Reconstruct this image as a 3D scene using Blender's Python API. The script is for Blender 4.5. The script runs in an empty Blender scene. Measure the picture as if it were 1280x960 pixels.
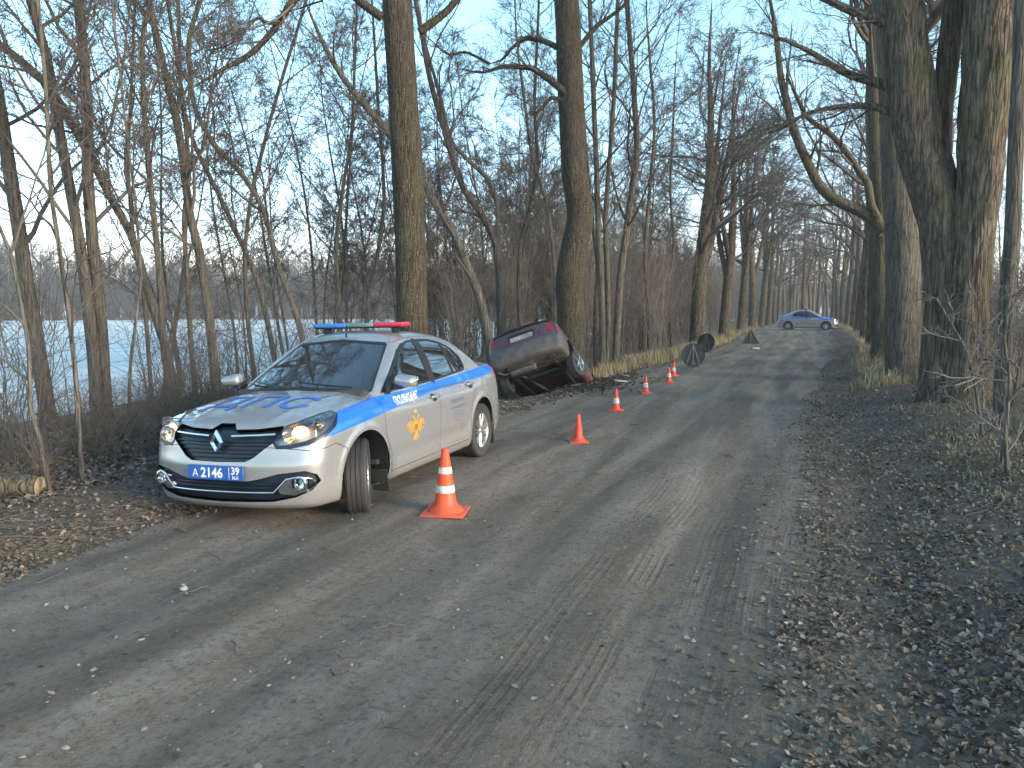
import bpy, bmesh, math, random
import numpy as np
from mathutils import Vector, Matrix, Euler
from mathutils.bvhtree import BVHTree

# ------------------------------------------------------------------ camera, world, sun
SC = bpy.context.scene
COL = SC.collection
F, HZ, VX, CAM_H = 960.0, 389.0, 1015.0, 1.70
PITCH = math.atan((480 - HZ) / F)
YAW = math.atan((VX - 640) / math.hypot(F, 480 - HZ))
SUN_EL, SUN_AZ = math.radians(12.0), math.radians(104.0)      # azimuth clockwise from +Y

cam = bpy.data.cameras.new('camera')
camo = bpy.data.objects.new('camera', cam)
COL.objects.link(camo)
camo.location = (0, 0, CAM_H)
camo.rotation_euler = (math.pi / 2 - PITCH, 0, YAW)
cam.sensor_width = 36
cam.lens = 36 * F / 1280
cam.clip_start, cam.clip_end = 0.05, 5000
SC.camera = camo

W = bpy.data.worlds.new('World')
SC.world = W
W.use_nodes = True
wn = W.node_tree.nodes
sky = wn.new('ShaderNodeTexSky')
sky.sky_type = 'NISHITA'
sky.sun_disc = False
sky.sun_elevation, sky.sun_rotation = SUN_EL, SUN_AZ
sky.altitude, sky.air_density, sky.dust_density, sky.ozone_density = 50, 1.0, 0.6, 3.0
wn['Background'].inputs['Strength'].default_value = 0.15
# a faint rose cast of the cold morning air low down, the same all round
_tc = wn.new('ShaderNodeTexCoord'); _sx = wn.new('ShaderNodeSeparateXYZ'); _rp = wn.new('ShaderNodeValToRGB'); _mx = wn.new('ShaderNodeMix')
_mx.data_type = 'RGBA'; _mx.blend_type = 'MULTIPLY'; _mx.inputs[0].default_value = 1
_rp.color_ramp.elements[0].position, _rp.color_ramp.elements[0].color = .03, (.86, .67, .68, 1)
_rp.color_ramp.elements[1].position, _rp.color_ramp.elements[1].color = .30, (.80, .80, .64, 1)
for _a, _b in ((_tc.outputs['Generated'], _sx.inputs[0]), (_sx.outputs[2], _rp.inputs[0]), (sky.outputs[0], _mx.inputs[6]), (_rp.outputs[0], _mx.inputs[7]), (_mx.outputs[2], wn['Background'].inputs[0])):
    W.node_tree.links.new(_a, _b)

sun = bpy.data.lights.new('sun', 'SUN')
sun.energy, sun.angle, sun.color = 0.85, math.radians(22), (1.0, 0.82, 0.62)
suno = bpy.data.objects.new('sun', sun)
COL.objects.link(suno)
sd = Vector((math.sin(SUN_AZ) * math.cos(SUN_EL), math.cos(SUN_AZ) * math.cos(SUN_EL), math.sin(SUN_EL)))
suno.rotation_euler = sd.to_track_quat('Z', 'Y').to_euler()
suno.location = (20, -10, 20)

SC.view_settings.view_transform = 'Standard'
SC.view_settings.look = 'None'
SC.view_settings.exposure = 2.68
SC.view_settings.gamma = 1.0
SC.render.engine = 'CYCLES'
SC.cycles.max_bounces = 6
SC.cycles.transparent_max_bounces = 12

# ------------------------------------------------------------------ helpers
RNG = np.random.default_rng(7)


def cam_basis():
    cy, sy, cp, sp = math.cos(YAW), math.sin(YAW), math.cos(PITCH), math.sin(PITCH)
    f = np.array([-sy * cp, cy * cp, -sp])
    r = np.array([cy, sy, 0.0])
    return f, r, np.cross(r, f)


FW, RT, UP = cam_basis()


def at(px, py, dist):
    """A point seen at a pixel of the photo (1280 x 960), dist metres away along the ground."""
    d = FW * F + RT * (px - 640) + UP * (480 - py)
    return np.array([0, 0, CAM_H]) + d * (dist / math.hypot(d[0], d[1]))


def gnd(px, py, z=0.0):
    d = FW * F + RT * (px - 640) + UP * (480 - py)
    return np.array([0, 0, CAM_H]) + d * ((z - CAM_H) / d[2])


_tab = np.random.default_rng(11).random((256, 256))


def vnoise(x, y, px=0):
    """Smooth value noise 0..1; px: period in x (0 = none)."""
    x = np.asarray(x, float); y = np.asarray(y, float)
    xi = np.floor(x).astype(int); yi = np.floor(y).astype(int)
    fx = x - xi; fy = y - yi
    fx = fx * fx * (3 - 2 * fx); fy = fy * fy * (3 - 2 * fy)
    if px:
        x0 = xi % px; x1 = (xi + 1) % px
    else:
        x0 = xi & 255; x1 = (xi + 1) & 255
    y0 = yi & 255; y1 = (yi + 1) & 255
    a = _tab[x0, y0] * (1 - fx) + _tab[x1, y0] * fx
    b = _tab[x0, y1] * (1 - fx) + _tab[x1, y1] * fx
    return a * (1 - fy) + b * fy


def fbm(x, y, o=4):
    s = 0; a = .5
    for k in range(o):
        s = s + a * vnoise(x * 2 ** k + 17.3 * k, y * 2 ** k + 5.1 * k); a *= .5
    return s


def sstep(a, b, x):
    t = np.clip((np.asarray(x, float) - a) / (b - a), 0, 1)
    return t * t * (3 - 2 * t)


def pchip(pts):
    p = np.array(sorted(pts), float); X, Y = p[:, 0], p[:, 1]
    h = np.diff(X); d = np.diff(Y) / h
    m = np.zeros_like(Y); m[0], m[-1] = d[0], d[-1]
    for i in range(1, len(Y) - 1):
        if d[i - 1] * d[i] > 0:
            w1, w2 = 2 * h[i] + h[i - 1], h[i] + 2 * h[i - 1]
            m[i] = (w1 + w2) / (w1 / d[i - 1] + w2 / d[i])

    def f(x):
        x = np.clip(np.asarray(x, float), X[0], X[-1])
        k = np.clip(np.searchsorted(X, x) - 1, 0, len(h) - 1)
        t = (x - X[k]) / h[k]
        return ((1 + 2 * t) * (1 - t) ** 2 * Y[k] + t * (1 - t) ** 2 * h[k] * m[k] + t * t * (3 - 2 * t) * Y[k + 1]
                + t * t * (t - 1) * h[k] * m[k + 1])
    return f


def tag(o, label=None, cat=None, group=None, kind=None):
    if label: o['label'] = label
    if cat: o['category'] = cat
    if group: o['group'] = group
    if kind: o['kind'] = kind
    return o


def empty(name, loc=(0, 0, 0), rz=0.0, label=None, cat=None, group=None):
    o = bpy.data.objects.new(name, None)
    o.empty_display_size = .2
    COL.objects.link(o)
    o.location = loc; o.rotation_euler = (0, 0, rz)
    return tag(o, label, cat, group)


def link(name, me, mats, parent=None):
    o = bpy.data.objects.new(name, me)
    if not isinstance(mats, (list, tuple)): mats = [mats]
    if not me.materials:
        for m in mats: me.materials.append(m)
    COL.objects.link(o)
    o.parent = parent
    return o


def np_mesh(name, V, faces, smooth=True, mi=None, normals=None, cols=None):
    """V (n,3); faces: an (m,k) array or a list of such arrays."""
    if not isinstance(faces, list): faces = [faces]
    faces = [np.asarray(f) for f in faces if len(f)]
    me = bpy.data.meshes.new(name)
    me.vertices.add(len(V))
    me.vertices.foreach_set('co', np.ascontiguousarray(V, dtype=np.float32).ravel())
    li = np.concatenate([f.ravel() for f in faces]).astype(np.int32)
    tot = np.concatenate([np.full(len(f), f.shape[1], np.int32) for f in faces])
    st = np.concatenate([[0], np.cumsum(tot)[:-1]]).astype(np.int32)
    me.loops.add(len(li)); me.loops.foreach_set('vertex_index', li)
    me.polygons.add(len(tot)); me.polygons.foreach_set('loop_start', st)
    if mi is not None: me.polygons.foreach_set('material_index', np.asarray(mi, np.int32))
    me.polygons.foreach_set('use_smooth', np.full(len(tot), smooth, bool))
    me.update(calc_edges=True)
    if cols is not None:
        a = me.color_attributes.new('col', 'FLOAT_COLOR', 'POINT')
        c = np.ones((len(V), 4), np.float32); c[:, :3] = cols
        a.data.foreach_set('color', c.ravel())
    if normals is not None:
        me.normals_split_custom_set_from_vertices(np.asarray(normals, float).tolist())
    return me


def copy_tree(o, parent=None):
    c = o.copy(); COL.objects.link(c); c.parent = parent
    for ch in list(o.children): copy_tree(ch, c)
    return c


class MB:
    """Collects simple shapes into one mesh."""
    def __init__(self): self.bm = bmesh.new()

    def box(self, c, s, rot=None, bev=0.0, seg=2):
        m = Matrix.Translation(c) @ (rot.to_matrix().to_4x4() if rot else Matrix()) @ Matrix.Diagonal((*s, 1))
        r = bmesh.ops.create_cube(self.bm, size=1, matrix=m)
        if bev:
            es = list({e for v in r['verts'] for e in v.link_edges})
            bmesh.ops.bevel(self.bm, geom=es, offset=bev, segments=seg, affect='EDGES', profile=.5)
        return self

    def lathe(self, prof, n=32, axis='Z', c=(0, 0, 0), close=False):
        """prof: (radius, height) list revolved round an axis."""
        rings = []
        for r, h in prof:
            ring = []
            for k in range(n):
                a = 2 * math.pi * k / n
                p = (r * math.cos(a), r * math.sin(a), h)
                if axis == 'Y': p = (p[0], p[2], p[1])
                if axis == 'X': p = (p[2], p[0], p[1])
                ring.append(self.bm.verts.new(Vector(p) + Vector(c)))
            rings.append(ring)
        prs = list(zip(rings, rings[1:])) + ([(rings[-1], rings[0])] if close else [])
        for A, B in prs:
            for k in range(n):
                try: self.bm.faces.new((A[k], A[(k + 1) % n], B[(k + 1) % n], B[k]))
                except ValueError: pass
        return self

    def disc(self, r, h, n=32, axis='Z', c=(0, 0, 0)):
        vs = []
        for k in range(n):
            a = 2 * math.pi * k / n
            p = (r * math.cos(a), r * math.sin(a), h)
            if axis == 'Y': p = (p[0], p[2], p[1])
            if axis == 'X': p = (p[2], p[0], p[1])
            vs.append(self.bm.verts.new(Vector(p) + Vector(c)))
        self.bm.faces.new(vs)
        return self

    def tube(self, pts, r, n=8, caps=True):
        V, Q = sweep(np.array([pts], float), np.full((1, len(pts)), r) if np.isscalar(r) else np.array([r]), n)
        vs = [self.bm.verts.new(v) for v in V]
        for q in Q: self.bm.faces.new([vs[i] for i in q])
        if caps:
            self.bm.faces.new(vs[:n][::-1]); self.bm.faces.new(vs[-n:])
        return self

    def prism(self, poly, d0, d1, fn):
        """poly in 2D, extruded d0..d1; fn(u, v, d) gives the point."""
        A = [self.bm.verts.new(fn(u, v, d0)) for u, v in poly]
        B = [self.bm.verts.new(fn(u, v, d1)) for u, v in poly]
        n = len(poly)
        for k in range(n): self.bm.faces.new((A[k], A[(k + 1) % n], B[(k + 1) % n], B[k]))
        self.bm.faces.new(A[::-1]); self.bm.faces.new(B)
        return self

    def build(self, name, mat, parent=None, smooth=True, angle=40, keep=False):
        bmesh.ops.recalc_face_normals(self.bm, faces=self.bm.faces)
        if smooth:
            th = math.radians(angle)
            for f in self.bm.faces: f.smooth = True
            for e in self.bm.edges:
                if len(e.link_faces) == 2 and e.calc_face_angle(0) > th: e.smooth = False
        me = bpy.data.meshes.new(name)
        self.bm.to_mesh(me)
        if not keep: self.bm.free()
        return link(name, me, mat, parent)


def sweep(P, R, n):
    """Tubes along N polylines P (N,S,3) with radii R (N,S): vertices and quads."""
    N, S, _ = P.shape
    T = np.gradient(P, axis=1)
    T /= np.linalg.norm(T, axis=2, keepdims=True) + 1e-9
    D = P[:, -1] - P[:, 0]
    A = np.where((np.abs(D[:, 2]) > .7 * np.linalg.norm(D, axis=1))[:, None], np.array([[1., 0, 0]]), np.array([[0, 0, 1.]]))
    U = np.cross(T, A[:, None, :]); U /= np.linalg.norm(U, axis=2, keepdims=True) + 1e-9
    Wv = np.cross(T, U)
    a = np.arange(n) * 2 * math.pi / n
    V = P[:, :, None, :] + R[:, :, None, None] * (U[:, :, None, :] * np.cos(a)[None, None, :, None] + Wv[:, :, None, :] * np.sin(a)[None, None, :, None])
    base = (np.arange(N) * S * n)[:, None, None] + (np.arange(S - 1) * n)[None, :, None]
    k = np.arange(n)[None, None, :]; k1 = (np.arange(n)[None, None, :] + 1) % n
    Q = np.stack([base + k, base + k1, base + n + k1, base + n + k], -1).reshape(-1, 4)
    return V.reshape(-1, 3), Q


# ------------------------------------------------------------------ materials
class NT:
    def __init__(self, name):
        self.m = bpy.data.materials.new(name); self.m.use_nodes = True
        self.t = self.m.node_tree; self.n = self.t.nodes; self.b = self.n['Principled BSDF']

    def new(self, typ, **kw):
        o = self.n.new('ShaderNode' + typ)
        for k, v in kw.items(): setattr(o, k, v)
        return o

    def l(self, a, b): self.t.links.new(a, b)

    def val(self, sock, v):
        if hasattr(v, 'node'): self.l(v, sock)
        else: sock.default_value = v

    def math(self, op, a, b=0.0, c=None):
        o = self.new('Math', operation=op); self.val(o.inputs[0], a); self.val(o.inputs[1], b)
        if c is not None: self.val(o.inputs[2], c)
        return o.outputs[0]

    def noise(self, vec, scale, detail=4, rough=.55, dist=0.0):
        o = self.new('TexNoise'); o.inputs['Scale'].default_value = scale; o.inputs['Detail'].default_value = detail
        o.inputs['Roughness'].default_value = rough; o.inputs['Distortion'].default_value = dist
        if vec is not None: self.l(vec, o.inputs['Vector'])
        return o.outputs['Fac']

    def vor(self, vec, scale, feature='F1'):
        o = self.new('TexVoronoi', feature=feature); o.inputs['Scale'].default_value = scale
        if vec is not None: self.l(vec, o.inputs['Vector'])
        return o.outputs['Distance']

    def mapping(self, vec, scale=(1, 1, 1), rot=(0, 0, 0)):
        o = self.new('Mapping'); o.inputs['Scale'].default_value = scale; o.inputs['Rotation'].default_value = rot
        self.l(vec, o.inputs['Vector']); return o.outputs[0]

    def ramp(self, fac, stops, interp='LINEAR'):
        o = self.new('ValToRGB'); o.color_ramp.interpolation = interp
        e = o.color_ramp.elements
        while len(e) < len(stops): e.new(.5)
        for s, (p, c) in zip(e, stops):
            s.position = p; s.color = (*c, 1) if len(c) == 3 else c
        self.l(fac, o.inputs[0]); return o.outputs[0]

    def sm(self, x, a, b):
        o = self.new('MapRange', interpolation_type='SMOOTHSTEP')
        self.val(o.inputs[0], x); o.inputs[1].default_value = min(a, b); o.inputs[2].default_value = max(a, b)
        return self.math('SUBTRACT', 1.0, o.outputs[0]) if a > b else o.outputs[0]

    def mix(self, f, a, b):
        o = self.new('Mix', data_type='RGBA')
        self.val(o.inputs[0], f)
        for s, v in ((o.inputs[6], a), (o.inputs[7], b)):
            if hasattr(v, 'node'): self.l(v, s)
            else: s.default_value = (*v, 1)
        return o.outputs[2]

    def bump(self, h, strength=.5, dist=.01, nrm=None):
        o = self.new('Bump'); o.inputs['Strength'].default_value = strength; o.inputs['Distance'].default_value = dist
        self.l(h, o.inputs['Height'])
        if nrm is not None: self.l(nrm, o.inputs['Normal'])
        return o.outputs[0]

    def set(self, **kw):
        for k, v in kw.items():
            s = self.b.inputs[k.replace('_', ' ')]
            if hasattr(v, 'node'): self.l(v, s)
            elif isinstance(v, tuple) and len(v) == 3: s.default_value = (*v, 1)
            else: s.default_value = v
        return self.m

    def obj(self): return self.new('TexCoord').outputs['Object']
    def pos(self): return self.new('NewGeometry').outputs['Position']


def simple(name, col, rough=.5, metal=0.0, var=.12, scale=6, bump=0.0, coat=0.0, dirt=None, emis=None, estr=0.0):
    t = NT(name); v = t.obj()
    n = t.noise(v, scale, 5)
    c = t.mix(t.sm(n, .3, .7), tuple(x * (1 - var) for x in col), tuple(min(1, x * (1 + var)) for x in col))
    if dirt:
        z = t.new('SeparateXYZ'); t.l(v, z.inputs[0])
        m = t.math('MULTIPLY', t.sm(t.math('ADD', z.outputs[2], t.math('MULTIPLY', t.noise(v, 3, 5), .25)), dirt[1], dirt[0]), dirt[3])
        c = t.mix(m, c, dirt[2])
    kw = dict(Base_Color=c, Roughness=t.math('ADD', rough - .06, t.math('MULTIPLY', n, .12)), Metallic=metal)
    if bump: kw['Normal'] = t.bump(t.noise(v, scale * 6, 4), .5, bump)
    if coat: kw['Coat_Weight'] = coat; kw['Coat_Roughness'] = .06
    if emis: kw['Emission_Color'] = emis; kw['Emission_Strength'] = estr
    return t.set(**kw)


def bark_mat(name, dark, light, moss=(0.07, 0.085, 0.02), moss_amt=.5, fine=1.0, lichen=0.0, bump=.02):
    t = NT(name); v = t.obj()
    m = t.mapping(v, (9 * fine, 9 * fine, 1.0 * fine))
    ridges = t.noise(m, 2.2, 6, .65, .4)
    crack = t.vor(m, 2.0, 'DISTANCE_TO_EDGE')
    c = t.mix(t.sm(ridges, .32, .68), dark, light)
    c = t.mix(t.math('MULTIPLY', t.sm(crack, .10, .0), .5), c, tuple(x * .45 for x in dark))
    big = t.noise(v, 1.1, 4)
    if moss_amt:
        c = t.mix(t.math('MULTIPLY', t.sm(t.math('ADD', t.math('MULTIPLY', big, .8), t.math('MULTIPLY', ridges, .3)), .52, .70), moss_amt), c, moss)
    if lichen:
        sp = t.noise(t.mapping(v, (46, 46, 30)), 1.0, 5, .7)
        c = t.mix(t.math('MULTIPLY', t.sm(sp, .58, .66), lichen), c, (.36, .36, .30))
    h = t.math('ADD', ridges, t.math('MULTIPLY', t.sm(crack, .0, .18), .7))
    return t.set(Base_Color=c, Roughness=.92, Normal=t.bump(h, .8, bump), Specular_IOR_Level=.2)


M = {}
M['bark_brown'] = bark_mat('bark_brown', (.045, .040, .035), (.135, .120, .104), moss_amt=.25)
M['bark_lime'] = bark_mat('bark_lime', (.036, .029, .022), (.185, .152, .115), moss_amt=.35, bump=.03)
M['bark_grey'] = bark_mat('bark_grey', (.058, .053, .045), (.165, .148, .124), moss_amt=.3, lichen=.25)
M['bark_spotted'] = bark_mat('bark_spotted', (.026, .022, .017), (.085, .071, .054), moss_amt=.25, lichen=.45, fine=1.5)
M['bark_mossy'] = bark_mat('bark_mossy', (.05, .043, .032), (.15, .13, .10), moss=(.085, .095, .03), moss_amt=.6)
M['twig'] = simple('twig', (.085, .074, .065), .85, var=.35, scale=1.5)
M['twig_pale'] = simple('twig_pale', (.135, .120, .104), .85, var=.35, scale=1.5)
M['twig_dark'] = simple('twig_dark', (.062, .055, .050), .85, var=.3, scale=1.5)
M['far_wood'] = simple('far_wood', (.10, .092, .085), .9, var=.3, scale=.3)
M['rubber'] = simple('rubber', (.022, .022, .022), .7, var=.35, scale=10, dirt=(-.1, .6, (.075, .068, .06), .35))
M['black_plastic'] = simple('black_plastic', (.014, .014, .016), .45, var=.3)
M['grille_black'] = simple('grille_black', (.008, .012, .022), .35, var=.2)
M['chrome'] = simple('chrome', (.78, .79, .80), .14, 1.0, var=.05)
M['alloy'] = simple('alloy', (.55, .55, .54), .32, .85, var=.1)
M['dark_metal'] = simple('dark_metal', (.05, .045, .04), .6, .4, var=.3, bump=.003)
M['lining'] = simple('lining', (.035, .036, .040), .85, var=.2)
M['seat_cloth'] = simple('seat_cloth', (.05, .052, .058), .9, var=.2, bump=.002, scale=12)
M['red_lens'] = simple('red_lens', (.42, .02, .03), .18, var=.1, coat=.6)
M['old_lens'] = simple('old_lens', (.20, .015, .025), .3, var=.2)
M['bar_red'] = simple('bar_red', (.55, .02, .06), .22, var=.15, coat=.6)
M['bar_blue'] = simple('bar_blue', (.03, .17, .50), .22, var=.15, coat=.6)
M['bar_clear'] = simple('bar_clear', (.13, .20, .19), .25, var=.2, coat=.5)
M['plate_blue'] = simple('plate_blue', (.015, .10, .36), .4, var=.06)
M['white_print'] = simple('white_print', (.80, .80, .80), .45, var=.04)
M['blue_print'] = simple('blue_print', (.03, .14, .48), .6, var=.06)
M['navy_print'] = simple('navy_print', (.13, .15, .24), .5, var=.1)
M['gold_print'] = simple('gold_print', (.42, .25, .07), .5, var=.25, scale=25)
M['gold_dark'] = simple('gold_dark', (.24, .12, .03), .5, var=.25, scale=25)
M['amber_lit'] = simple('amber_lit', (.8, .35, .06), .3, emis=(1.0, .42, .08), estr=3.0)
M['reflector'] = simple('reflector', (.62, .64, .66), .12, .95, var=.1)
M['lamp_grey'] = simple('lamp_grey', (.50, .51, .52), .3, .5, var=.2)
M['cone_orange'] = simple('cone_orange', (.74, .075, .02), .55, var=.16, scale=14, dirt=(.0, .40, (.22, .10, .055), .6))
M['cone_red'] = simple('cone_red', (.66, .06, .025), .55, var=.2, scale=14, dirt=(.0, .25, (.20, .09, .05), .6))
M['cone_white'] = simple('cone_white', (.55, .53, .49), .6, var=.4, scale=16)
M['sign_back'] = simple('sign_back', (.022, .026, .026), .55, var=.3)
M['dusty_plate'] = simple('dusty_plate', (.24, .23, .22), .6, var=.3)
M['sign_strut'] = simple('sign_strut', (.10, .105, .10), .5, .3, var=.2)


def paint(name, col, metal, rough, dirt=(.18, .85, (.20, .17, .13), .55), dust=.0):
    t = NT(name); v = t.obj()
    fl = t.noise(v, 900, 2)
    c = t.mix(t.math('MULTIPLY', fl, .25), col, tuple(min(1, x * 1.35) for x in col))
    z = t.new('SeparateXYZ'); t.l(v, z.inputs[0])
    n = t.noise(v, 4, 6)
    m = t.math('MULTIPLY', t.sm(t.math('ADD', z.outputs[2], t.math('MULTIPLY', n, .45)), dirt[1], dirt[0]), dirt[3])
    if dust: m = t.math('MAXIMUM', m, t.math('MULTIPLY', t.sm(n, .25, .7), dust))
    c = t.mix(m, c, dirt[2])
    return t.set(Base_Color=c, Metallic=t.math('MULTIPLY', t.math('SUBTRACT', 1, m), metal), Roughness=t.math('ADD', rough, t.math('MULTIPLY', m, .4)),
                 Coat_Weight=t.math('MULTIPLY', t.math('SUBTRACT', 1, m), .9), Coat_Roughness=.05)


M['silver'] = paint('silver', (.33, .34, .347), .48, .26, dirt=(.12, .72, (.20, .175, .14), .6))
M['stripe_blue'] = paint('stripe_blue', (.012, .14, .62), .05, .35, dirt=(.1, .5, (.25, .22, .18), .3))
M['burgundy'] = paint('burgundy', (.12, .013, .022), .2, .35, dirt=(-.2, .9, (.13, .10, .09), .5), dust=.22)
M['burgundy_dusty_sky'] = paint('burgundy_dusty_sky', (.062, .030, .042), .2, .42, dirt=(.2, 1.1, (.10, .085, .085), .45), dust=.15)  # dusty dark red with the sky's reflection painted into the boot colour
M['bumper_grey'] = simple('bumper_grey', (.085, .078, .072), .6, var=.3, scale=5, bump=.002, dirt=(.1, .6, (.13, .11, .09), .6))


def glass_mat(name, tint, opac):
    t = NT(name)
    tr = t.new('BsdfTransparent'); tr.inputs[0].default_value = (*tint, 1)
    gl = t.new('BsdfGlossy'); gl.inputs['Roughness'].default_value = .02; gl.inputs[0].default_value = (.95, .97, 1, 1)
    df = t.new('BsdfDiffuse'); df.inputs[0].default_value = (.10, .11, .12, 1)
    fr = t.new('Fresnel'); fr.inputs[0].default_value = 1.55
    m0 = t.new('MixShader'); m0.inputs[0].default_value = opac
    t.l(tr.outputs[0], m0.inputs[1]); t.l(df.outputs[0], m0.inputs[2])
    mx = t.new('MixShader')
    t.l(t.math('MINIMUM', t.math('MULTIPLY', fr.outputs[0], 2.2), 1.0), mx.inputs[0])
    t.l(m0.outputs[0], mx.inputs[1]); t.l(gl.outputs[0], mx.inputs[2])
    t.l(mx.outputs[0], t.n['Material Output'].inputs[0])
    return t.m


M['glass'] = glass_mat('glass', (.42, .48, .50), .12)
M['glass_dark'] = glass_mat('glass_dark', (.10, .11, .12), .1)
M['lens'] = glass_mat('lens', (.92, .94, .95), .04)


# ------------------------------------------------------------------ ground
def road_left(y):
    return -4.75 + .35 * (vnoise(y * .23, 3.1) - .5) + .25 * (vnoise(y * 1.1, 8.2) - .5) + .75 * sstep(16, 34, y) - .0 * y


def road_right(y):
    return .16 + .3 * (vnoise(y * .3, 31.1) - .5) + .22 * (vnoise(y * 1.3, 38.2) - .5) + 1.1 * sstep(14, 45, y)


def gz(x, y):
    x = np.asarray(x, float); y = np.asarray(y, float)
    z = .28 * sstep(30, 62, y) * sstep(-40, -8, x) * sstep(60, 12, x)
    c = (x + 2.4) / 2.6
    z = z + .03 * np.exp(-c * c)
    # wheel tracks worn into the road
    for xc, d, w in ((-3.75, .022, .34), (-2.3, .03, .36), (-.75, .035, .30), (-1.75, .018, .25)):
        xc = xc + .12 * np.sin(y * .21 + xc) + .07 * np.sin(y * .6)
        z = z - d * np.exp(-((x - xc) / w) ** 2) * (.7 + .5 * vnoise(y * .5, 3 + xc))
    rd = sstep(-5.1, -4.5, x) * sstep(.7, .1, x)
    z = z + (1 - .75 * rd) * .10 * (fbm(x * .9, y * .9) - .47) + (1 - .6 * rd) * .035 * (fbm(x * 6, y * 6, 3) - .44)
    # right bank
    z = z + .22 * sstep(.3, 2.0, x) * sstep(7, 2.5, x) - .25 * sstep(3.5, 8, x)
    # left verge, ditch, belt of trees, field
    dl = road_left(y) - x
    z = z + .10 * sstep(0, .6, dl) * sstep(2.2, 1.0, dl)
    ditch = np.exp(-((dl - 1.55) / .85) ** 2) * (.25 + .50 * sstep(12.5, 16, y) * sstep(24, 20, y))
    z = z - ditch * sstep(9.5, 13.5, y)
    z = z + .18 * np.exp(-((x + 7.4) / 1.2) ** 2) * sstep(13, 9, y)
    z = z - .45 * sstep(-9, -15, x) + .35 * (fbm(x * .05, y * .05, 3) - .47) * sstep(-20, -50, x)
    return z


def axis_pts(a0, a1, step, lo, hi, grow=1.09):
    p = list(np.arange(a0, a1 + 1e-6, step)); s = step; q = a1
    while q < hi: s *= grow; q += s; p.append(q)
    s = step; q = a0; pre = []
    while q > lo: s *= grow; q -= s; pre.append(q)
    return np.array(pre[::-1] + p)


def sheet(xs, ys, dz=0.0, keep=None):
    X, Y = np.meshgrid(xs, ys, indexing='ij')
    Z = gz(X, Y) + dz
    V = np.stack([X, Y, Z], -1).reshape(-1, 3)
    nx, ny = len(xs), len(ys)
    i = np.arange(nx - 1)[:, None] * ny + np.arange(ny - 1)[None, :]
    Q = np.stack([i, i + ny, i + ny + 1, i + 1], -1).reshape(-1, 4)
    if keep is not None:
        c = V[Q].mean(1); Q = Q[keep(c)]
        u, inv = np.unique(Q, return_inverse=True); V = V[u]; Q = inv.reshape(-1, 4)
    return V, Q


def ground_mat():
    """Leaf mould, dead grass and frost, by place."""
    t = NT('verge_soil'); p = t.pos()
    n1 = t.noise(p, .9, 6); n2 = t.noise(p, 9, 6, .65); n3 = t.noise(p, 45, 4, .6)
    lv = t.vor(t.mapping(p, (1, 1, .3)), 26)
    c = t.ramp(n2, [(.25, (.062, .047, .035)), (.5, (.15, .115, .086)), (.75, (.28, .225, .17))])
    c = t.mix(t.math('MULTIPLY', t.sm(lv, .25, .5), .5), c, (.19, .155, .12))
    c = t.mix(t.math('MULTIPLY', t.sm(n1, .52, .68), .6), c, (.15, .13, .075))
    c = t.mix(t.math('MULTIPLY', t.sm(n3, .55, .75), .35), c, (.30, .30, .30))
    return t.set(Base_Color=c, Roughness=.95, Specular_IOR_Level=.2, Normal=t.bump(t.math('ADD', t.math('ADD', n2, t.math('MULTIPLY', lv, .8)), t.math('MULTIPLY', n3, .6)), 1.0, .06))


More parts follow.
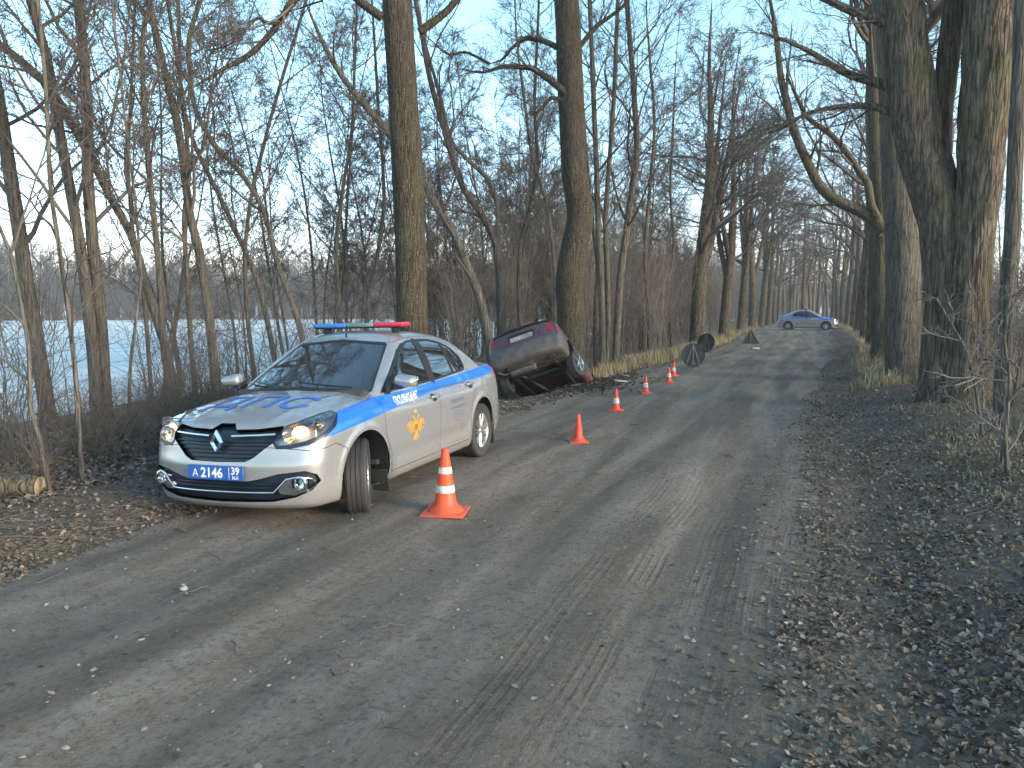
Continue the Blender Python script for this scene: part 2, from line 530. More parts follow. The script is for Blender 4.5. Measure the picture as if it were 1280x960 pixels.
def road_mat():
    t = NT('dirt_track'); p = t.pos()
    s = t.new('SeparateXYZ'); t.l(p, s.inputs[0]); x, y = s.outputs[0], s.outputs[1]
    along = t.mapping(p, (2.2, .22, 1)); fine = t.mapping(p, (1, .55, 1))
    n_band = t.noise(along, 1.0, 6, .6, .3)
    n_big = t.noise(p, .55, 5, .6); n_mid = t.noise(p, 5, 6, .62); n_fine = t.noise(p, 60, 5, .7); n_grit = t.noise(p, 260, 3, .7)
    base = t.ramp(n_band, [(.30, (.15, .127, .104)), (.45, (.25, .214, .176)), (.58, (.345, .298, .248)), (.75, (.46, .405, .343))])
    base = t.mix(t.math('MULTIPLY', t.sm(n_mid, .40, .70), .5), base, (.25, .21, .165))
    base = t.mix(t.math('MULTIPLY', t.sm(t.noise(p, 22, 6, .75), .53, .34), .65), base, (.080, .065, .050))
    base = t.mix(t.math('MULTIPLY', t.sm(t.noise(t.mapping(p, (1, .6, 1)), 34, 6, .75), .52, .68), .5), base, (.40, .345, .28))
    base = t.mix(t.math('MULTIPLY', t.sm(n_big, .35, .62), .30), base, (.22, .165, .115))
    wet = t.math('MULTIPLY', t.sm(n_big, .50, .36), t.sm(n_band, .62, .42))
    base = t.mix(t.math('MULTIPLY', wet, .4), base, (.12, .098, .078))
    # thin frost in patches
    fro = t.math('MULTIPLY', t.sm(n_big, .50, .66), t.sm(t.math('ADD', t.math('MULTIPLY', n_fine, .6), t.math('MULTIPLY', n_mid, .5)), .50, .68))
    base = t.mix(t.math('MULTIPLY', fro, .55), base, (.42, .40, .38))
    # pale stone chips trodden in
    vo = t.new('TexVoronoi'); vo.inputs['Scale'].default_value = 16; t.l(p, vo.inputs['Vector'])
    sp = t.new('SeparateColor'); t.l(vo.outputs['Color'], sp.inputs[0])
    chips = t.math('MULTIPLY', t.math('LESS_THAN', vo.outputs['Distance'], t.math('MULTIPLY', sp.outputs[0], .26)), t.math('GREATER_THAN', sp.outputs[1], .78))
    base = t.mix(t.math('MULTIPLY', chips, .5), base, (.27, .25, .23))
    base = t.mix(t.math('MULTIPLY', t.sm(n_grit, .55, .75), .4), base, (.33, .285, .235))
    base = t.mix(t.math('MULTIPLY', t.sm(n_grit, .42, .28), .45), base, (.05, .046, .041))
    base = t.mix(t.math('MULTIPLY', t.sm(t.noise(t.mapping(p, (1.6, .10, 1)), 1.3, 3, .5), .48, .64), .35), base, (.10, .086, .072))
    # tyre tread pressed into the soft right-hand side
    wob = t.math('ADD', x, t.math('MULTIPLY', t.math('SUBTRACT', t.noise(t.mapping(p, (.12, .16, 1)), 1.0, 2), .5), .5))
    tread = None
    for xc, w in ((-.36, .12), (-.62, .11), (-.98, .10), (-1.30, .10), (-.12, .10)):
        d = t.math('ABSOLUTE', t.math('SUBTRACT', wob, xc))
        band = t.sm(d, w, w * .8)
        rib = t.math('ABSOLUTE', t.math('SINE', t.math('MULTIPLY', t.math('SUBTRACT', wob, xc), 3.14159 / .052)))
        lug = t.math('ABSOLUTE', t.math('SINE', t.math('ADD', t.math('MULTIPLY', y, 52), t.math('MULTIPLY', d, 40))))
        pat = t.math('MULTIPLY', band, t.math('ADD', t.sm(rib, .35, .75), t.math('MULTIPLY', t.sm(lug, .3, .7), .35)))
        tread = pat if tread is None else t.math('MAXIMUM', tread, pat)
    worn = t.math('MULTIPLY', t.math('MULTIPLY', tread, t.sm(t.noise(p, .8, 4), .38, .60)), t.math('MULTIPLY', t.sm(y, 9, 5), .6))
    fur = t.noise(t.mapping(p, (9, .5, 1)), 2.0, 4, .6)
    h = t.math('ADD', t.math('MULTIPLY', n_mid, 1.2), t.math('MULTIPLY', n_fine, .8))
    h = t.math('ADD', h, t.math('MULTIPLY', t.noise(p, 18, 6, .7), .9))
    h = t.math('ADD', h, t.math('MULTIPLY', n_grit, .18))
    h = t.math('ADD', h, t.math('MULTIPLY', chips, .25))
    h = t.math('SUBTRACT', h, t.math('MULTIPLY', worn, .55))
    h = t.math('ADD', h, t.math('MULTIPLY', fur, .5))
    return t.set(Base_Color=base, Roughness=t.math('SUBTRACT', .95, t.math('MULTIPLY', wet, .18)), Specular_IOR_Level=.15, Normal=t.bump(h, 1.0, .055))


def field_mat():
    t = NT('frosty_field'); p = t.pos()
    n = t.noise(p, .08, 6); n2 = t.noise(t.mapping(p, (1, .4, 1)), 1.2, 6, .7)
    c = t.mix(t.sm(n2, .35, .62), (.46, .46, .44), (.72, .72, .71))
    c = t.mix(t.math('MULTIPLY', t.sm(n, .5, .7), .4), c, (.40, .42, .37))
    return t.set(Base_Color=c, Roughness=.85, Normal=t.bump(n2, .5, .05))


M['verge'] = ground_mat(); M['road'] = road_mat(); M['field'] = field_mat()
FIELD_X = lambda y: -14.2 + 1.2 * (vnoise(y * .15, 4.4) - .5)
xs = axis_pts(-8, 4.5, .07, -900, 900, 1.11); ys = axis_pts(1.2, 13, .07, -60, 1500, 1.065)
V, Q = sheet(xs, ys)
tag(link('ground', np_mesh('ground', V, Q), M['verge']), kind='structure')
xr = np.arange(-5.6, 2.2, .04); yr = axis_pts(.8, 14, .04, -30, 260, 1.03)
V, Q = sheet(xr, yr, .006, lambda c: (c[:, 0] > road_left(c[:, 1])) & (c[:, 0] < road_right(c[:, 1])))
tag(link('dirt_road', np_mesh('dirt_road', V, Q), M['road']), kind='structure')
xf = -axis_pts(14, 30, .5, 13.4, 800, 1.12)[::-1]; yf = axis_pts(-5, 50, .5, -200, 900, 1.12)
V, Q = sheet(xf, yf, .03, lambda c: c[:, 0] < FIELD_X(c[:, 1]))
tag(link('snowy_field', np_mesh('snowy_field', V, Q), M['field']), kind='structure')


# ------------------------------------------------------------------ car bodies
def smax(a, b, k):
    h = np.maximum(k - np.abs(a - b), 0) / k
    return np.maximum(a, b) + h * h * k * .25


def smin(a, b, k): return -smax(-a, -b, k)


def surface_nets(f, lo, hi, res):
    n = [int(math.ceil((b - a) / res)) + 1 for a, b in zip(lo, hi)]
    ax = [a + res * np.arange(k) for a, k in zip(lo, n)]
    G = f(*np.meshgrid(*ax, indexing='ij'))
    s = G < 0
    corners = [(i, j, k) for i in (0, 1) for j in (0, 1) for k in (0, 1)]
    cn = [m - 1 for m in n]
    cnt = sum(s[i:i + cn[0], j:j + cn[1], k:k + cn[2]].astype(np.int8) for i, j, k in corners)
    act = (cnt > 0) & (cnt < 8)
    idx = np.full(cn, -1, int); A = np.argwhere(act); idx[act] = np.arange(len(A))
    acc = np.zeros((len(A), 3)); num = np.zeros(len(A))
    for a in range(3):
        for c in corners:
            if c[a]: continue
            d = list(c); d[a] = 1
            g0 = G[tuple((A + c).T)]; g1 = G[tuple((A + d).T)]
            x = (g0 < 0) != (g1 < 0)
            t = np.where(x, g0 / np.where(x, g0 - g1, 1), 0)
            p = np.tile(np.array(c, float), (len(A), 1)); p[:, a] += t
            acc[x] += p[x]; num += x
    P = np.array(lo) + res * (A + acc / num[:, None])
    quads = []
    for a in range(3):
        b, c = (a + 1) % 3, (a + 2) % 3
        sl0 = [slice(None)] * 3; sl1 = [slice(None)] * 3
        sl0[a] = slice(0, n[a] - 1); sl1[a] = slice(1, n[a])
        x = s[tuple(sl0)] != s[tuple(sl1)]
        E = np.argwhere(x)
        ok = (E[:, b] > 0) & (E[:, c] > 0) & (E[:, b] < n[b] - 1) & (E[:, c] < n[c] - 1)
        E = E[ok]
        ins = s[tuple(E.T)]
        db = np.zeros(3, int); db[b] = 1; dc = np.zeros(3, int); dc[c] = 1
        q = np.stack([idx[tuple(e.T)] for e in (E - db - dc, E - dc, E, E - db)], 1)
        q[~ins] = q[~ins][:, ::-1]
        quads.append(q)
    return P, np.concatenate(quads)


def sdf_grad(f, P, e=.002):
    g = np.empty_like(P)
    for a in range(3):
        d = np.zeros(3); d[a] = e
        g[:, a] = (f(*(P + d).T) - f(*(P - d).T)) / (2 * e)
    return g


def in_poly(poly, p):
    x, y = p[:, 0], p[:, 1]; r = np.zeros(len(p), bool); n = len(poly)
    for i in range(n):
        x0, y0 = poly[i]; x1, y1 = poly[(i + 1) % n]
        if y0 == y1: continue
        c = ((y0 > y) != (y1 > y)) & (x < (x1 - x0) * (y - y0) / (y1 - y0) + x0)
        r ^= c
    return r


VIEWS = {   # u axis, v axis, outward direction
    'L': ((1, 0, 0), (0, 0, 1), (0, 1, 0)), 'R': ((1, 0, 0), (0, 0, 1), (0, -1, 0)),
    'F': ((0, 1, 0), (0, 0, 1), (1, 0, 0)), 'B': ((0, 1, 0), (0, 0, 1), (-1, 0, 0)), 'T': ((1, 0, 0), (0, 1, 0), (0, 0, 1)),
    'FL': ((-.70711, .70711, 0), (0, 0, 1), (.70711, .70711, 0)), 'FR': ((-.70711, -.70711, 0), (0, 0, 1), (.70711, -.70711, 0)),
    'BL': ((.70711, .70711, 0), (0, 0, 1), (-.70711, .70711, 0)), 'BR': ((.70711, -.70711, 0), (0, 0, 1), (-.70711, -.70711, 0)),
}


class Shell:
    """A smooth closed body surface that can be cut into panels along drawn outlines."""
    def __init__(self, f, lo, hi, res):
        self.f = f
        P, Q = surface_nets(f, lo, hi, res)
        for _ in range(4):
            g = sdf_grad(f, P); v = f(*P.T)
            st = v[:, None] * g / np.maximum((g * g).sum(1, keepdims=True), .05)
            L = np.linalg.norm(st, axis=1, keepdims=True); P = P - st * np.minimum(1, .4 * res / np.maximum(L, 1e-9))
        g = sdf_grad(f, P, .006); self.N = g / np.linalg.norm(g, axis=1, keepdims=True)
        self.V = P
        d0 = np.linalg.norm(P[Q[:, 0]] - P[Q[:, 2]], axis=1) <= np.linalg.norm(P[Q[:, 1]] - P[Q[:, 3]], axis=1)
        self.T = np.concatenate([Q[d0][:, [0, 1, 2]], Q[d0][:, [0, 2, 3]], Q[~d0][:, [0, 1, 3]], Q[~d0][:, [1, 2, 3]]])
        c = np.cross(P[self.T[:, 1]] - P[self.T[:, 0]], P[self.T[:, 2]] - P[self.T[:, 0]])
        if (c * self.N[self.T[:, 0]]).sum() < 0: self.T = self.T[:, ::-1]
        self.lab = np.array(['body'] * len(self.T), dtype='<U24')
        self.pm = np.zeros(len(self.T), int)
        self.res = res

    def cut(self, poly, view, label=None, pm=None, only=None, thr=.12, extra=None):
        poly = np.array(poly, float); U, Vv, O = (np.array(a) for a in VIEWS[view])
        lo, hi = poly.min(0) - .12, poly.max(0) + .12
        uv = np.stack([self.V @ U, self.V @ Vv], 1)
        fn = self.N[self.T].mean(1)
        c = uv[self.T].mean(1)
        ok = (fn @ O > thr - .1) & (c > lo).all(1) & (c < hi).all(1)
        if extra is not None: ok &= extra(self.V[self.T].mean(1))
        ids = np.where(ok)[0]
        rest = np.setdiff1d(np.arange(len(self.T)), ids, assume_unique=True)
        # triangles that only share an edge with those inside are kept in the work set too
        vm = np.zeros(len(self.V), bool); vm[self.T[ids].ravel()] = True
        nb = rest[vm[self.T[rest]].sum(1) >= 2]
        rest = np.setdiff1d(rest, nb, assume_unique=True)
        W = np.concatenate([ids, nb]); Wl = self.lab[W]; Wp = self.pm[W]; Wi = np.concatenate([np.ones(len(ids), bool), np.zeros(len(nb), bool)])
        T = self.T[W]
        m = len(poly)
        for i in range(m):
            a, b = poly[i], poly[(i + 1) % m]; L = np.linalg.norm(b - a)
            if L < 1e-6: continue
            t = (b - a) / L; nrm = np.array([-t[1], t[0]])
            uv = np.stack([self.V @ U, self.V @ Vv], 1)
            d = (uv - a) @ nrm; s = (uv - a) @ t
            cs = s[T].mean(1); cd = np.abs(d[T].mean(1))
            near = Wi & (cs > -.7 * self.res) & (cs < L + .7 * self.res) & (cd < 1.5 * self.res)
            vs = np.unique(T[near])
            sn = vs[(np.abs(d[vs]) < .0016) & (s[vs] > -.004) & (s[vs] < L + .004)]
            self.V[sn] -= d[sn][:, None] * (nrm[0] * U + nrm[1] * Vv)[None]
            d[sn] = 0
            d[np.abs(d) < 1e-5] = 0
            X = T[near]
            e = np.concatenate([X[:, [0, 1]], X[:, [1, 2]], X[:, [2, 0]]]); e.sort(axis=1)
            e = np.unique(e[d[e[:, 0]] * d[e[:, 1]] < 0], axis=0)
            if not len(e): continue
            k = d[e[:, 0]] / (d[e[:, 0]] - d[e[:, 1]])
            nv = self.V[e[:, 0]] * (1 - k[:, None]) + self.V[e[:, 1]] * k[:, None]
            nn = self.N[e[:, 0]] * (1 - k[:, None]) + self.N[e[:, 1]] * k[:, None]
            base = len(self.V)
            self.V = np.concatenate([self.V, nv]); self.N = np.concatenate([self.N, nn / np.linalg.norm(nn, axis=1, keepdims=True)])
            big = base + len(e) + 10
            key = e[:, 0] * big + e[:, 1]
            te = np.stack([np.sort(T[:, [0, 1]], 1), np.sort(T[:, [1, 2]], 1), np.sort(T[:, [2, 0]], 1)], 1)
            tk = te[:, :, 0] * big + te[:, :, 1]
            pos = np.searchsorted(key, tk); pos = np.minimum(pos, len(key) - 1)
            hit = key[pos] == tk
            mid = np.where(hit, base + pos, -1); cnt = hit.sum(1)
            keep = cnt == 0
            nT = [T[keep]]; nL = [Wl[keep]]; nP = [Wp[keep]]; nI = [Wi[keep]]
            for r in range(3):      # one split edge r
                q = (cnt == 1) & hit[:, r]
                if q.any():
                    A, B, C = T[q][:, r], T[q][:, (r + 1) % 3], T[q][:, (r + 2) % 3]; Mx = mid[q][:, r]
                    nT += [np.stack([A, Mx, C], 1), np.stack([Mx, B, C], 1)]
                    for z in (0, 1): nL.append(Wl[q]); nP.append(Wp[q]); nI.append(Wi[q])
                q = (cnt == 2) & ~hit[:, r]     # edges r+1 and r+2 split; they share corner C
                if q.any():
                    A, B, C = T[q][:, r], T[q][:, (r + 1) % 3], T[q][:, (r + 2) % 3]
                    M1, M2 = mid[q][:, (r + 1) % 3], mid[q][:, (r + 2) % 3]
                    nT += [np.stack([C, M2, M1], 1), np.stack([A, B, M1], 1), np.stack([A, M1, M2], 1)]
                    for z in (0, 1, 2): nL.append(Wl[q]); nP.append(Wp[q]); nI.append(Wi[q])
            T = np.concatenate(nT); Wl = np.concatenate(nL); Wp = np.concatenate(nP); Wi = np.concatenate(nI)
        uv = np.stack([self.V @ U, self.V @ Vv], 1)
        c = uv[T].mean(1); fn = self.N[T].mean(1)
        ins = in_poly(poly, c) & (fn @ O > thr)
        if extra is not None: ins &= extra(self.V[T].mean(1))
        if only is not None: ins &= np.isin(Wl, only)
        if label is not None: Wl[ins] = label
        if pm is not None: Wp[ins] = pm
        self.T = np.concatenate([self.T[rest], T]); self.lab = np.concatenate([self.lab[rest], Wl]); self.pm = np.concatenate([self.pm[rest], Wp])

    def part(self, name, labels, mats, parent, off=0.0, gap=.0025, rim=.014, flip=False, rimmat=None):
        sel = np.isin(self.lab, labels)
        if not sel.any(): return None
        T = self.T[sel]; pm = self.pm[sel]
        u, inv = np.unique(T, return_inverse=True); T = inv.reshape(-1, 3)
        V = self.V[u] + off * self.N[u]; N = self.N[u].copy()
        e = np.concatenate([T[:, [0, 1]], T[:, [1, 2]], T[:, [2, 0]]])
        es = np.sort(e, 1); k = es[:, 0] * (len(V) + 1) + es[:, 1]
        _, fi, ct = np.unique(k, return_index=True, return_counts=True)
        be = e[fi[ct == 1]]
        faces = [T]; mi = [pm]
        if len(be):
            d = V[be[:, 1]] - V[be[:, 0]]
            inw = np.cross((N[be[:, 0]] + N[be[:, 1]]), d); inw /= np.linalg.norm(inw, axis=1, keepdims=True) + 1e-12
            acc = np.zeros_like(V)
            np.add.at(acc, be[:, 0], inw); np.add.at(acc, be[:, 1], inw)
            L = np.linalg.norm(acc, axis=1, keepdims=True); bd = L[:, 0] > 1e-6
            acc[bd] /= L[bd]
            V[bd] += acc[bd] * gap
            if rim:
                bi = np.where(bd)[0]; mp = np.full(len(V), -1); mp[bi] = np.arange(len(bi))
                n0 = len(V)
                V = np.concatenate([V, V[bi], V[bi] - N[bi] * rim]); N = np.concatenate([N, -acc[bi], -acc[bi]])
                a, b = mp[be[:, 0]] + n0, mp[be[:, 1]] + n0
                faces.append(np.stack([b, a, a + len(bi), b + len(bi)], 1))
                mi.append(np.full(len(be), rimmat if rimmat is not None else 0))
        if flip:
            faces = [f[:, ::-1] for f in faces]; N = -N
        me = np_mesh(name, V, faces, True, np.concatenate(mi), N)
        return link(name, me, mats, parent)

    def surf(self, view, u, v, far=3.0):
        """Point(s) on the surface met from outside at view coordinates (u, v)."""
        u = np.atleast_1d(np.asarray(u, float)); v = np.atleast_1d(np.asarray(v, float))
        u, v = np.broadcast_arrays(u, v)
        U, Vv, O = (np.array(a) for a in VIEWS[view])
        b = u[:, None] * U + v[:, None] * Vv
        hi = np.full(len(u), far); lo = np.full(len(u), np.nan)
        for s in np.arange(far, -.2, -.03):
            val = self.f(*(b + s * O).T)
            need = np.isnan(lo) & (val < 0); lo[need] = s; need2 = np.isnan(lo); hi[need2] = s
        lo = np.where(np.isnan(lo), 0, lo)
        for _ in range(16):
            mdl = (lo + hi) / 2; ins = self.f(*(b + mdl[:, None] * O).T) < 0
            lo = np.where(ins, mdl, lo); hi = np.where(ins, hi, mdl)
        P = b + lo[:, None] * O
        n = sdf_grad(self.f, P, .006); n /= np.linalg.norm(n, axis=1, keepdims=True)
        return P, n


def _hit(self, view, u, v):
    """Like surf(), but on the built panels themselves."""
    if not hasattr(self, 'bvh') or self.bvh_n != len(self.T):
        self.bvh = BVHTree.FromPolygons(self.V.tolist(), self.T.tolist()); self.bvh_n = len(self.T)
    U, Vv, O = (np.array(a) for a in VIEWS[view])
    b = np.asarray(u)[:, None] * U + np.asarray(v)[:, None] * Vv + O * 3
    P, N = np.empty_like(b), np.empty_like(b)
    for i in range(len(b)):
        co, no, k, d = self.bvh.ray_cast(Vector(b[i]), Vector(-O))
        if co is None: P[i], N[i] = b[i] - O * 3, O
        else:
            P[i] = co; a, c, e = self.V[self.T[k]]; m = self.N[self.T[k]].mean(0); N[i] = m / np.linalg.norm(m)
    return P, N


Shell.hit = _hit


def text_mesh(s, size, bold=0.0, shear=0.0, spacing=1.0):
    cu = bpy.data.curves.new('lettering', 'FONT')
    cu.body = s; cu.size = size; cu.align_x = 'CENTER'; cu.align_y = 'CENTER'; cu.offset = bold; cu.shear = shear
    cu.space_character = spacing; cu.resolution_u = 4
    o = bpy.data.objects.new('lettering', cu); COL.objects.link(o)
    bpy.context.view_layer.update()
    dg = bpy.context.evaluated_depsgraph_get()
    me = bpy.data.meshes.new_from_object(o.evaluated_get(dg))
    bpy.data.objects.remove(o)
    bm = bmesh.new(); bm.from_mesh(me); bpy.data.meshes.remove(me)
    bmesh.ops.triangulate(bm, faces=bm.faces)
    bm.verts.index_update()
    V = np.array([v.co[:] for v in bm.verts]); T = np.array([[v.index for v in f.verts] for f in bm.faces])
    bm.free()
    return V, T


def refine(V, T, maxlen):
    for _ in range(6):
        e = np.concatenate([T[:, [0, 1]], T[:, [1, 2]], T[:, [2, 0]]]); es = np.unique(np.sort(e, 1), axis=0)
        L = np.linalg.norm(V[es[:, 0]] - V[es[:, 1]], axis=1)
        es = es[L > maxlen]
        if not len(es): break
        mid = {tuple(k): len(V) + i for i, k in enumerate(es.tolist())}
        V = np.concatenate([V, (V[es[:, 0]] + V[es[:, 1]]) / 2])
        out = []
        for a, b, c in T.tolist():
            m = [mid.get((min(p, q), max(p, q))) for p, q in ((a, b), (b, c), (c, a))]
            n = sum(x is not None for x in m)
            if n == 0: out.append((a, b, c))
            elif n == 3: out += [(a, m[0], m[2]), (m[0], b, m[1]), (m[2], m[1], c), (m[0], m[1], m[2])]
            else:
                while m[0] is None or (n == 2 and m[2] is not None and m[1] is None):
                    a, b, c = b, c, a; m = m[1:] + m[:1]
                if n == 1: out += [(a, m[0], c), (m[0], b, c)]
                else: out += [(m[0], b, m[1]), (a, m[0], m[1]), (a, m[1], c)]
        T = np.array(out)
    return V, T


def decal(shell, name, V2, T, mapf, view, mat, parent, off=.0022, maxlen=.03):
    V, T = refine(np.c_[V2[:, :2], np.zeros(len(V2))], T, maxlen)
    uv = mapf(V[:, 0], V[:, 1])
    P, n = shell.hit(view, uv[0], uv[1])
    O = np.array(VIEWS[view][2]); P = P + n * off
    a = np.cross(P[T[:, 1]] - P[T[:, 0]], P[T[:, 2]] - P[T[:, 0]]); fl = (a @ O) < 0
    T = T.copy(); T[fl] = T[fl][:, ::-1]
    return link(name, np_mesh(name, P, T, True, None, n), mat, parent)


def fill_poly(pts):
    bm = bmesh.new(); f = bm.faces.new([bm.verts.new((x, y, 0)) for x, y in pts])
    bmesh.ops.triangulate(bm, faces=[f]); bm.verts.index_update()
    V = np.array([v.co[:] for v in bm.verts]); T = np.array([[v.index for v in g.verts] for g in bm.faces]); bm.free()
    return V, T


def circle(cx, cy, r, n=36, a0=0.0): return [(cx + r * math.cos(a0 + 2 * math.pi * k / n), cy + r * math.sin(a0 + 2 * math.pi * k / n)) for k in range(n)]


def mirror(p): return [(-u, v) for u, v in p][::-1]


def solid_patch(shell, name, poly, view, mat, parent, off, thick, maxlen=.05):
    """A raised trim piece lying on the surface (top face and side walls)."""
    V, T = fill_poly(poly)
    V, T = refine(V, T, maxlen)
    P, n = shell.surf(view, V[:, 0], V[:, 1])
    O = np.array(VIEWS[view][2])
    top = P + n * (off + thick); bot = P + n * (off - .02)
    a = np.cross(top[T[:, 1]] - top[T[:, 0]], top[T[:, 2]] - top[T[:, 0]]); fl = (a @ O) < 0
    T = T.copy(); T[fl] = T[fl][:, ::-1]
    e = np.concatenate([T[:, [0, 1]], T[:, [1, 2]], T[:, [2, 0]]]); es = np.sort(e, 1)
    _, fi, ct = np.unique(es[:, 0] * 100000 + es[:, 1], return_index=True, return_counts=True)
    be = e[fi[ct == 1]]; m = len(top)
    return link(name, np_mesh(name, np.concatenate([top, top, bot]), [T, np.stack([be[:, 1] + m, be[:, 0] + m, be[:, 0] + 2 * m, be[:, 1] + 2 * m], 1)], True, None,
                              np.concatenate([n, n, n])), mat, parent)


def make_wheel(parent, loc, rz, r=.311, w=.185, spokes=9, mats=('rubber', 'alloy'), out=1, style='multi', rx=0.0):
    root = empty('wheel', loc); root.parent = parent
    root.rotation_euler = Euler((rx, 0, rz), 'XYZ')
    h = w / 2; R = r
    prof = [(R * .64, -h * .9), (R * .72, -h), (R * .90, -h * 1.02), (R * .965, -h * .94), (R * .992, -h * .76)]
    xs_ = np.linspace(-h * .72, h * .72, 5)
    for i, x in enumerate(xs_):                       # tread ribs parted by grooves
        gw = h * .05
        if i: prof += [(R, prev + gw), (R * .972, prev + gw * 1.3), (R * .972, x - gw * 2.3), (R, x - gw * 2)] if False else []
        prev = x
    bands = [(-.74, -.46), (-.38, -.06), (.06, .38), (.46, .74)]
    for a, b in bands:
        prof += [(R * .972, a * h - .004), (R * 1.0, a * h), (R * 1.0, b * h), (R * .972, b * h + .004)]
    prof += [(R * .992, h * .76), (R * .965, h * .94), (R * .90, h * 1.02), (R * .72, h), (R * .64, h * .9)]
    MB().lathe(prof, 56, 'Y').build('tyre', M[mats[0]], root, angle=35)
    o = out
    rim = MB()
    rim.lathe([(R * .66, -o * h * .8), (R * .60, -o * h * .3), (R * .60, o * h * .55), (R * .63, o * h * .80), (R * .665, o * h * .90), (R * .665, o * h * .74)], 48, 'Y')
    rim.lathe([(R * .13, o * h * .2), (R * .13, o * h * .66), (R * .10, o * h * .76), (.001, o * h * .78)], 20, 'Y')
    for k in range(spokes):
        a = 2 * math.pi * k / spokes
        prs = ((-.085, -.045), (.085, .045)) if style == 'multi' else ((0, 0),)
        for da, db in prs:
            r0, r1 = R * .10, R * .62
            wd = .0115 if style == 'multi' else .026
            p0 = Vector((r0 * math.cos(a + da * 2), o * h * .62, r0 * math.sin(a + da * 2)))
            p1 = Vector((r1 * math.cos(a + db * 3), o * h * .70, r1 * math.sin(a + db * 3)))
            d = (p1 - p0); L = d.length
            q = d.to_track_quat('X', 'Y')
            rim.box((p0 + p1) / 2, (L, .02, wd * 2), q.to_euler(), .004, 1)
    rim.build('rim', M[mats[1]], root, angle=30)
    MB().lathe([(R * .60, o * h * .1), (R * .3, o * h * .06), (.001, o * h * .05)], 32, 'Y').build('backing_disc', M['dark_metal'], root)  # dark backing disc standing in for the shade behind the spokes
    return root


def arch_liner(parent, x, z, r, y0, y1, mat='black_plastic'):
    m = MB(); n = 20; A = []; B = []; s = 1 if y1 > 0 else -1
    for k in range(n + 1):
        a = math.radians(-22 + 224 * k / n)
        A.append(m.bm.verts.new((x + r * math.cos(a), y0, z + r * math.sin(a)))); B.append(m.bm.verts.new((x + r * math.cos(a), y1, z + r * math.sin(a))))
    for k in range(n): m.bm.faces.new((A[k], A[k + 1], B[k + 1], B[k]))
    m.bm.faces.new(A)
    return m.build('arch_liner', M[mat], parent)


# ---- the patrol sedan: nose +X, left side +Y, ground z = 0
FA, RA, WR = 1.317, -1.317, .311
_zt = pchip([(-2.3, .95), (-2.17, 1.03), (-2.05, 1.085), (-1.7, 1.095), (-1.5, 1.07), (-1.2, 1.0), (-.8, .95), (.8, .95), (1.05, .985), (1.4, .955), (1.7, .905), (1.95, .84), (2.08, .78), (2.2, .68)])
_w = pchip([(-2.3, .70), (-2.1, .765), (-1.8, .82), (-1.3, .853), (-.6, .862), (.5, .862), (1.3, .855), (1.65, .835), (1.85, .80), (2.0, .745), (2.2, .62)])
_o = pchip([(.14, -.09), (.2, -.05), (.27, -.022), (.34, -.010), (.55, 0), (.70, .002), (.80, -.006), (.88, -.022), (.95, -.045), (1.05, -.085), (1.2, -.15)])
_xf = pchip([(.12, 1.98), (.18, 2.06), (.22, 2.10), (.27, 2.115), (.40, 2.135), (.50, 2.135), (.60, 2.115), (.72, 2.085), (.80, 2.03), (.9, 1.9)])
_xr = pchip([(.15, -2.02), (.25, -2.13), (.36, -2.20), (.56, -2.205), (.62, -2.175), (.85, -2.135), (1.0, -2.13), (1.06, -2.12), (1.2, -2.0)])
_zr = pchip([(-1.6, 1.20), (-1.15, 1.395), (-.9, 1.445), (-.6, 1.483), (-.25, 1.505), (.1, 1.495), (.3, 1.465), (.6, 1.38)])
_wg = pchip([(.85, .825), (.97, .795), (1.2, .705), (1.4, .60), (1.52, .52)])


def f_patrol(x, y, z):
    ay = np.sqrt(y * y + 1e-5)
    hood = np.exp(-((ay - (.33 + .16 * (2.1 - x))) / .05) ** 2) * .010 * sstep(1.0, 1.2, x)
    a1 = (z - (_zt(x) + hood - .062 * (ay / .75) ** 2.4))
    a2 = (.165 + .05 * sstep(1.75, 2.1, x) * 0 + .06 * sstep(-1.6, -2.2, x)) - z
    flare = .012 * (np.exp(-((np.hypot(x - FA, z - .33) - .385) / .035) ** 2) + np.exp(-((np.hypot(x - RA, z - .33) - .385) / .035) ** 2))
    scoop = -.012 * np.exp(-((z - .40) / .07) ** 2) * sstep(1.0, .7, x) * sstep(-.95, -.7, x)
    a3 = (ay - _w(x) - _o(z) - flare - scoop) * .97
    a4 = (x - _xf(z) + .20 * (ay / .8) ** 2.6) * .9
    a5 = (_xr(z) + .10 * (ay / .75) ** 2.8 - x) * .95
    d1 = smax(smax(a1, a3, .085), smax(a4, a5, .05), .085)
    d1 = smax(d1, a2, .05)
    tap = .035 * sstep(-.7, -1.6, x) + .05 * sstep(.4, 1.1, x)
    b1 = z - _zr(x) + .055 * (ay / .6) ** 2.5
    b3 = (ay - _wg(z) + tap) * .93
    b4 = (x - 1.12) * .468 + (z - .965) * .884 + .085 * (ay / .7) ** 2.2
    b5 = -(x + 1.66) * .50 + (z - 1.08) * .866 + .05 * (ay / .65) ** 2.2
    d2 = smax(smax(b1, b3, .13), smax(b4, b5, .05), .07)
    d2 = smax(d2, .90 - z, .02)
    return smin(d1, d2, .045)


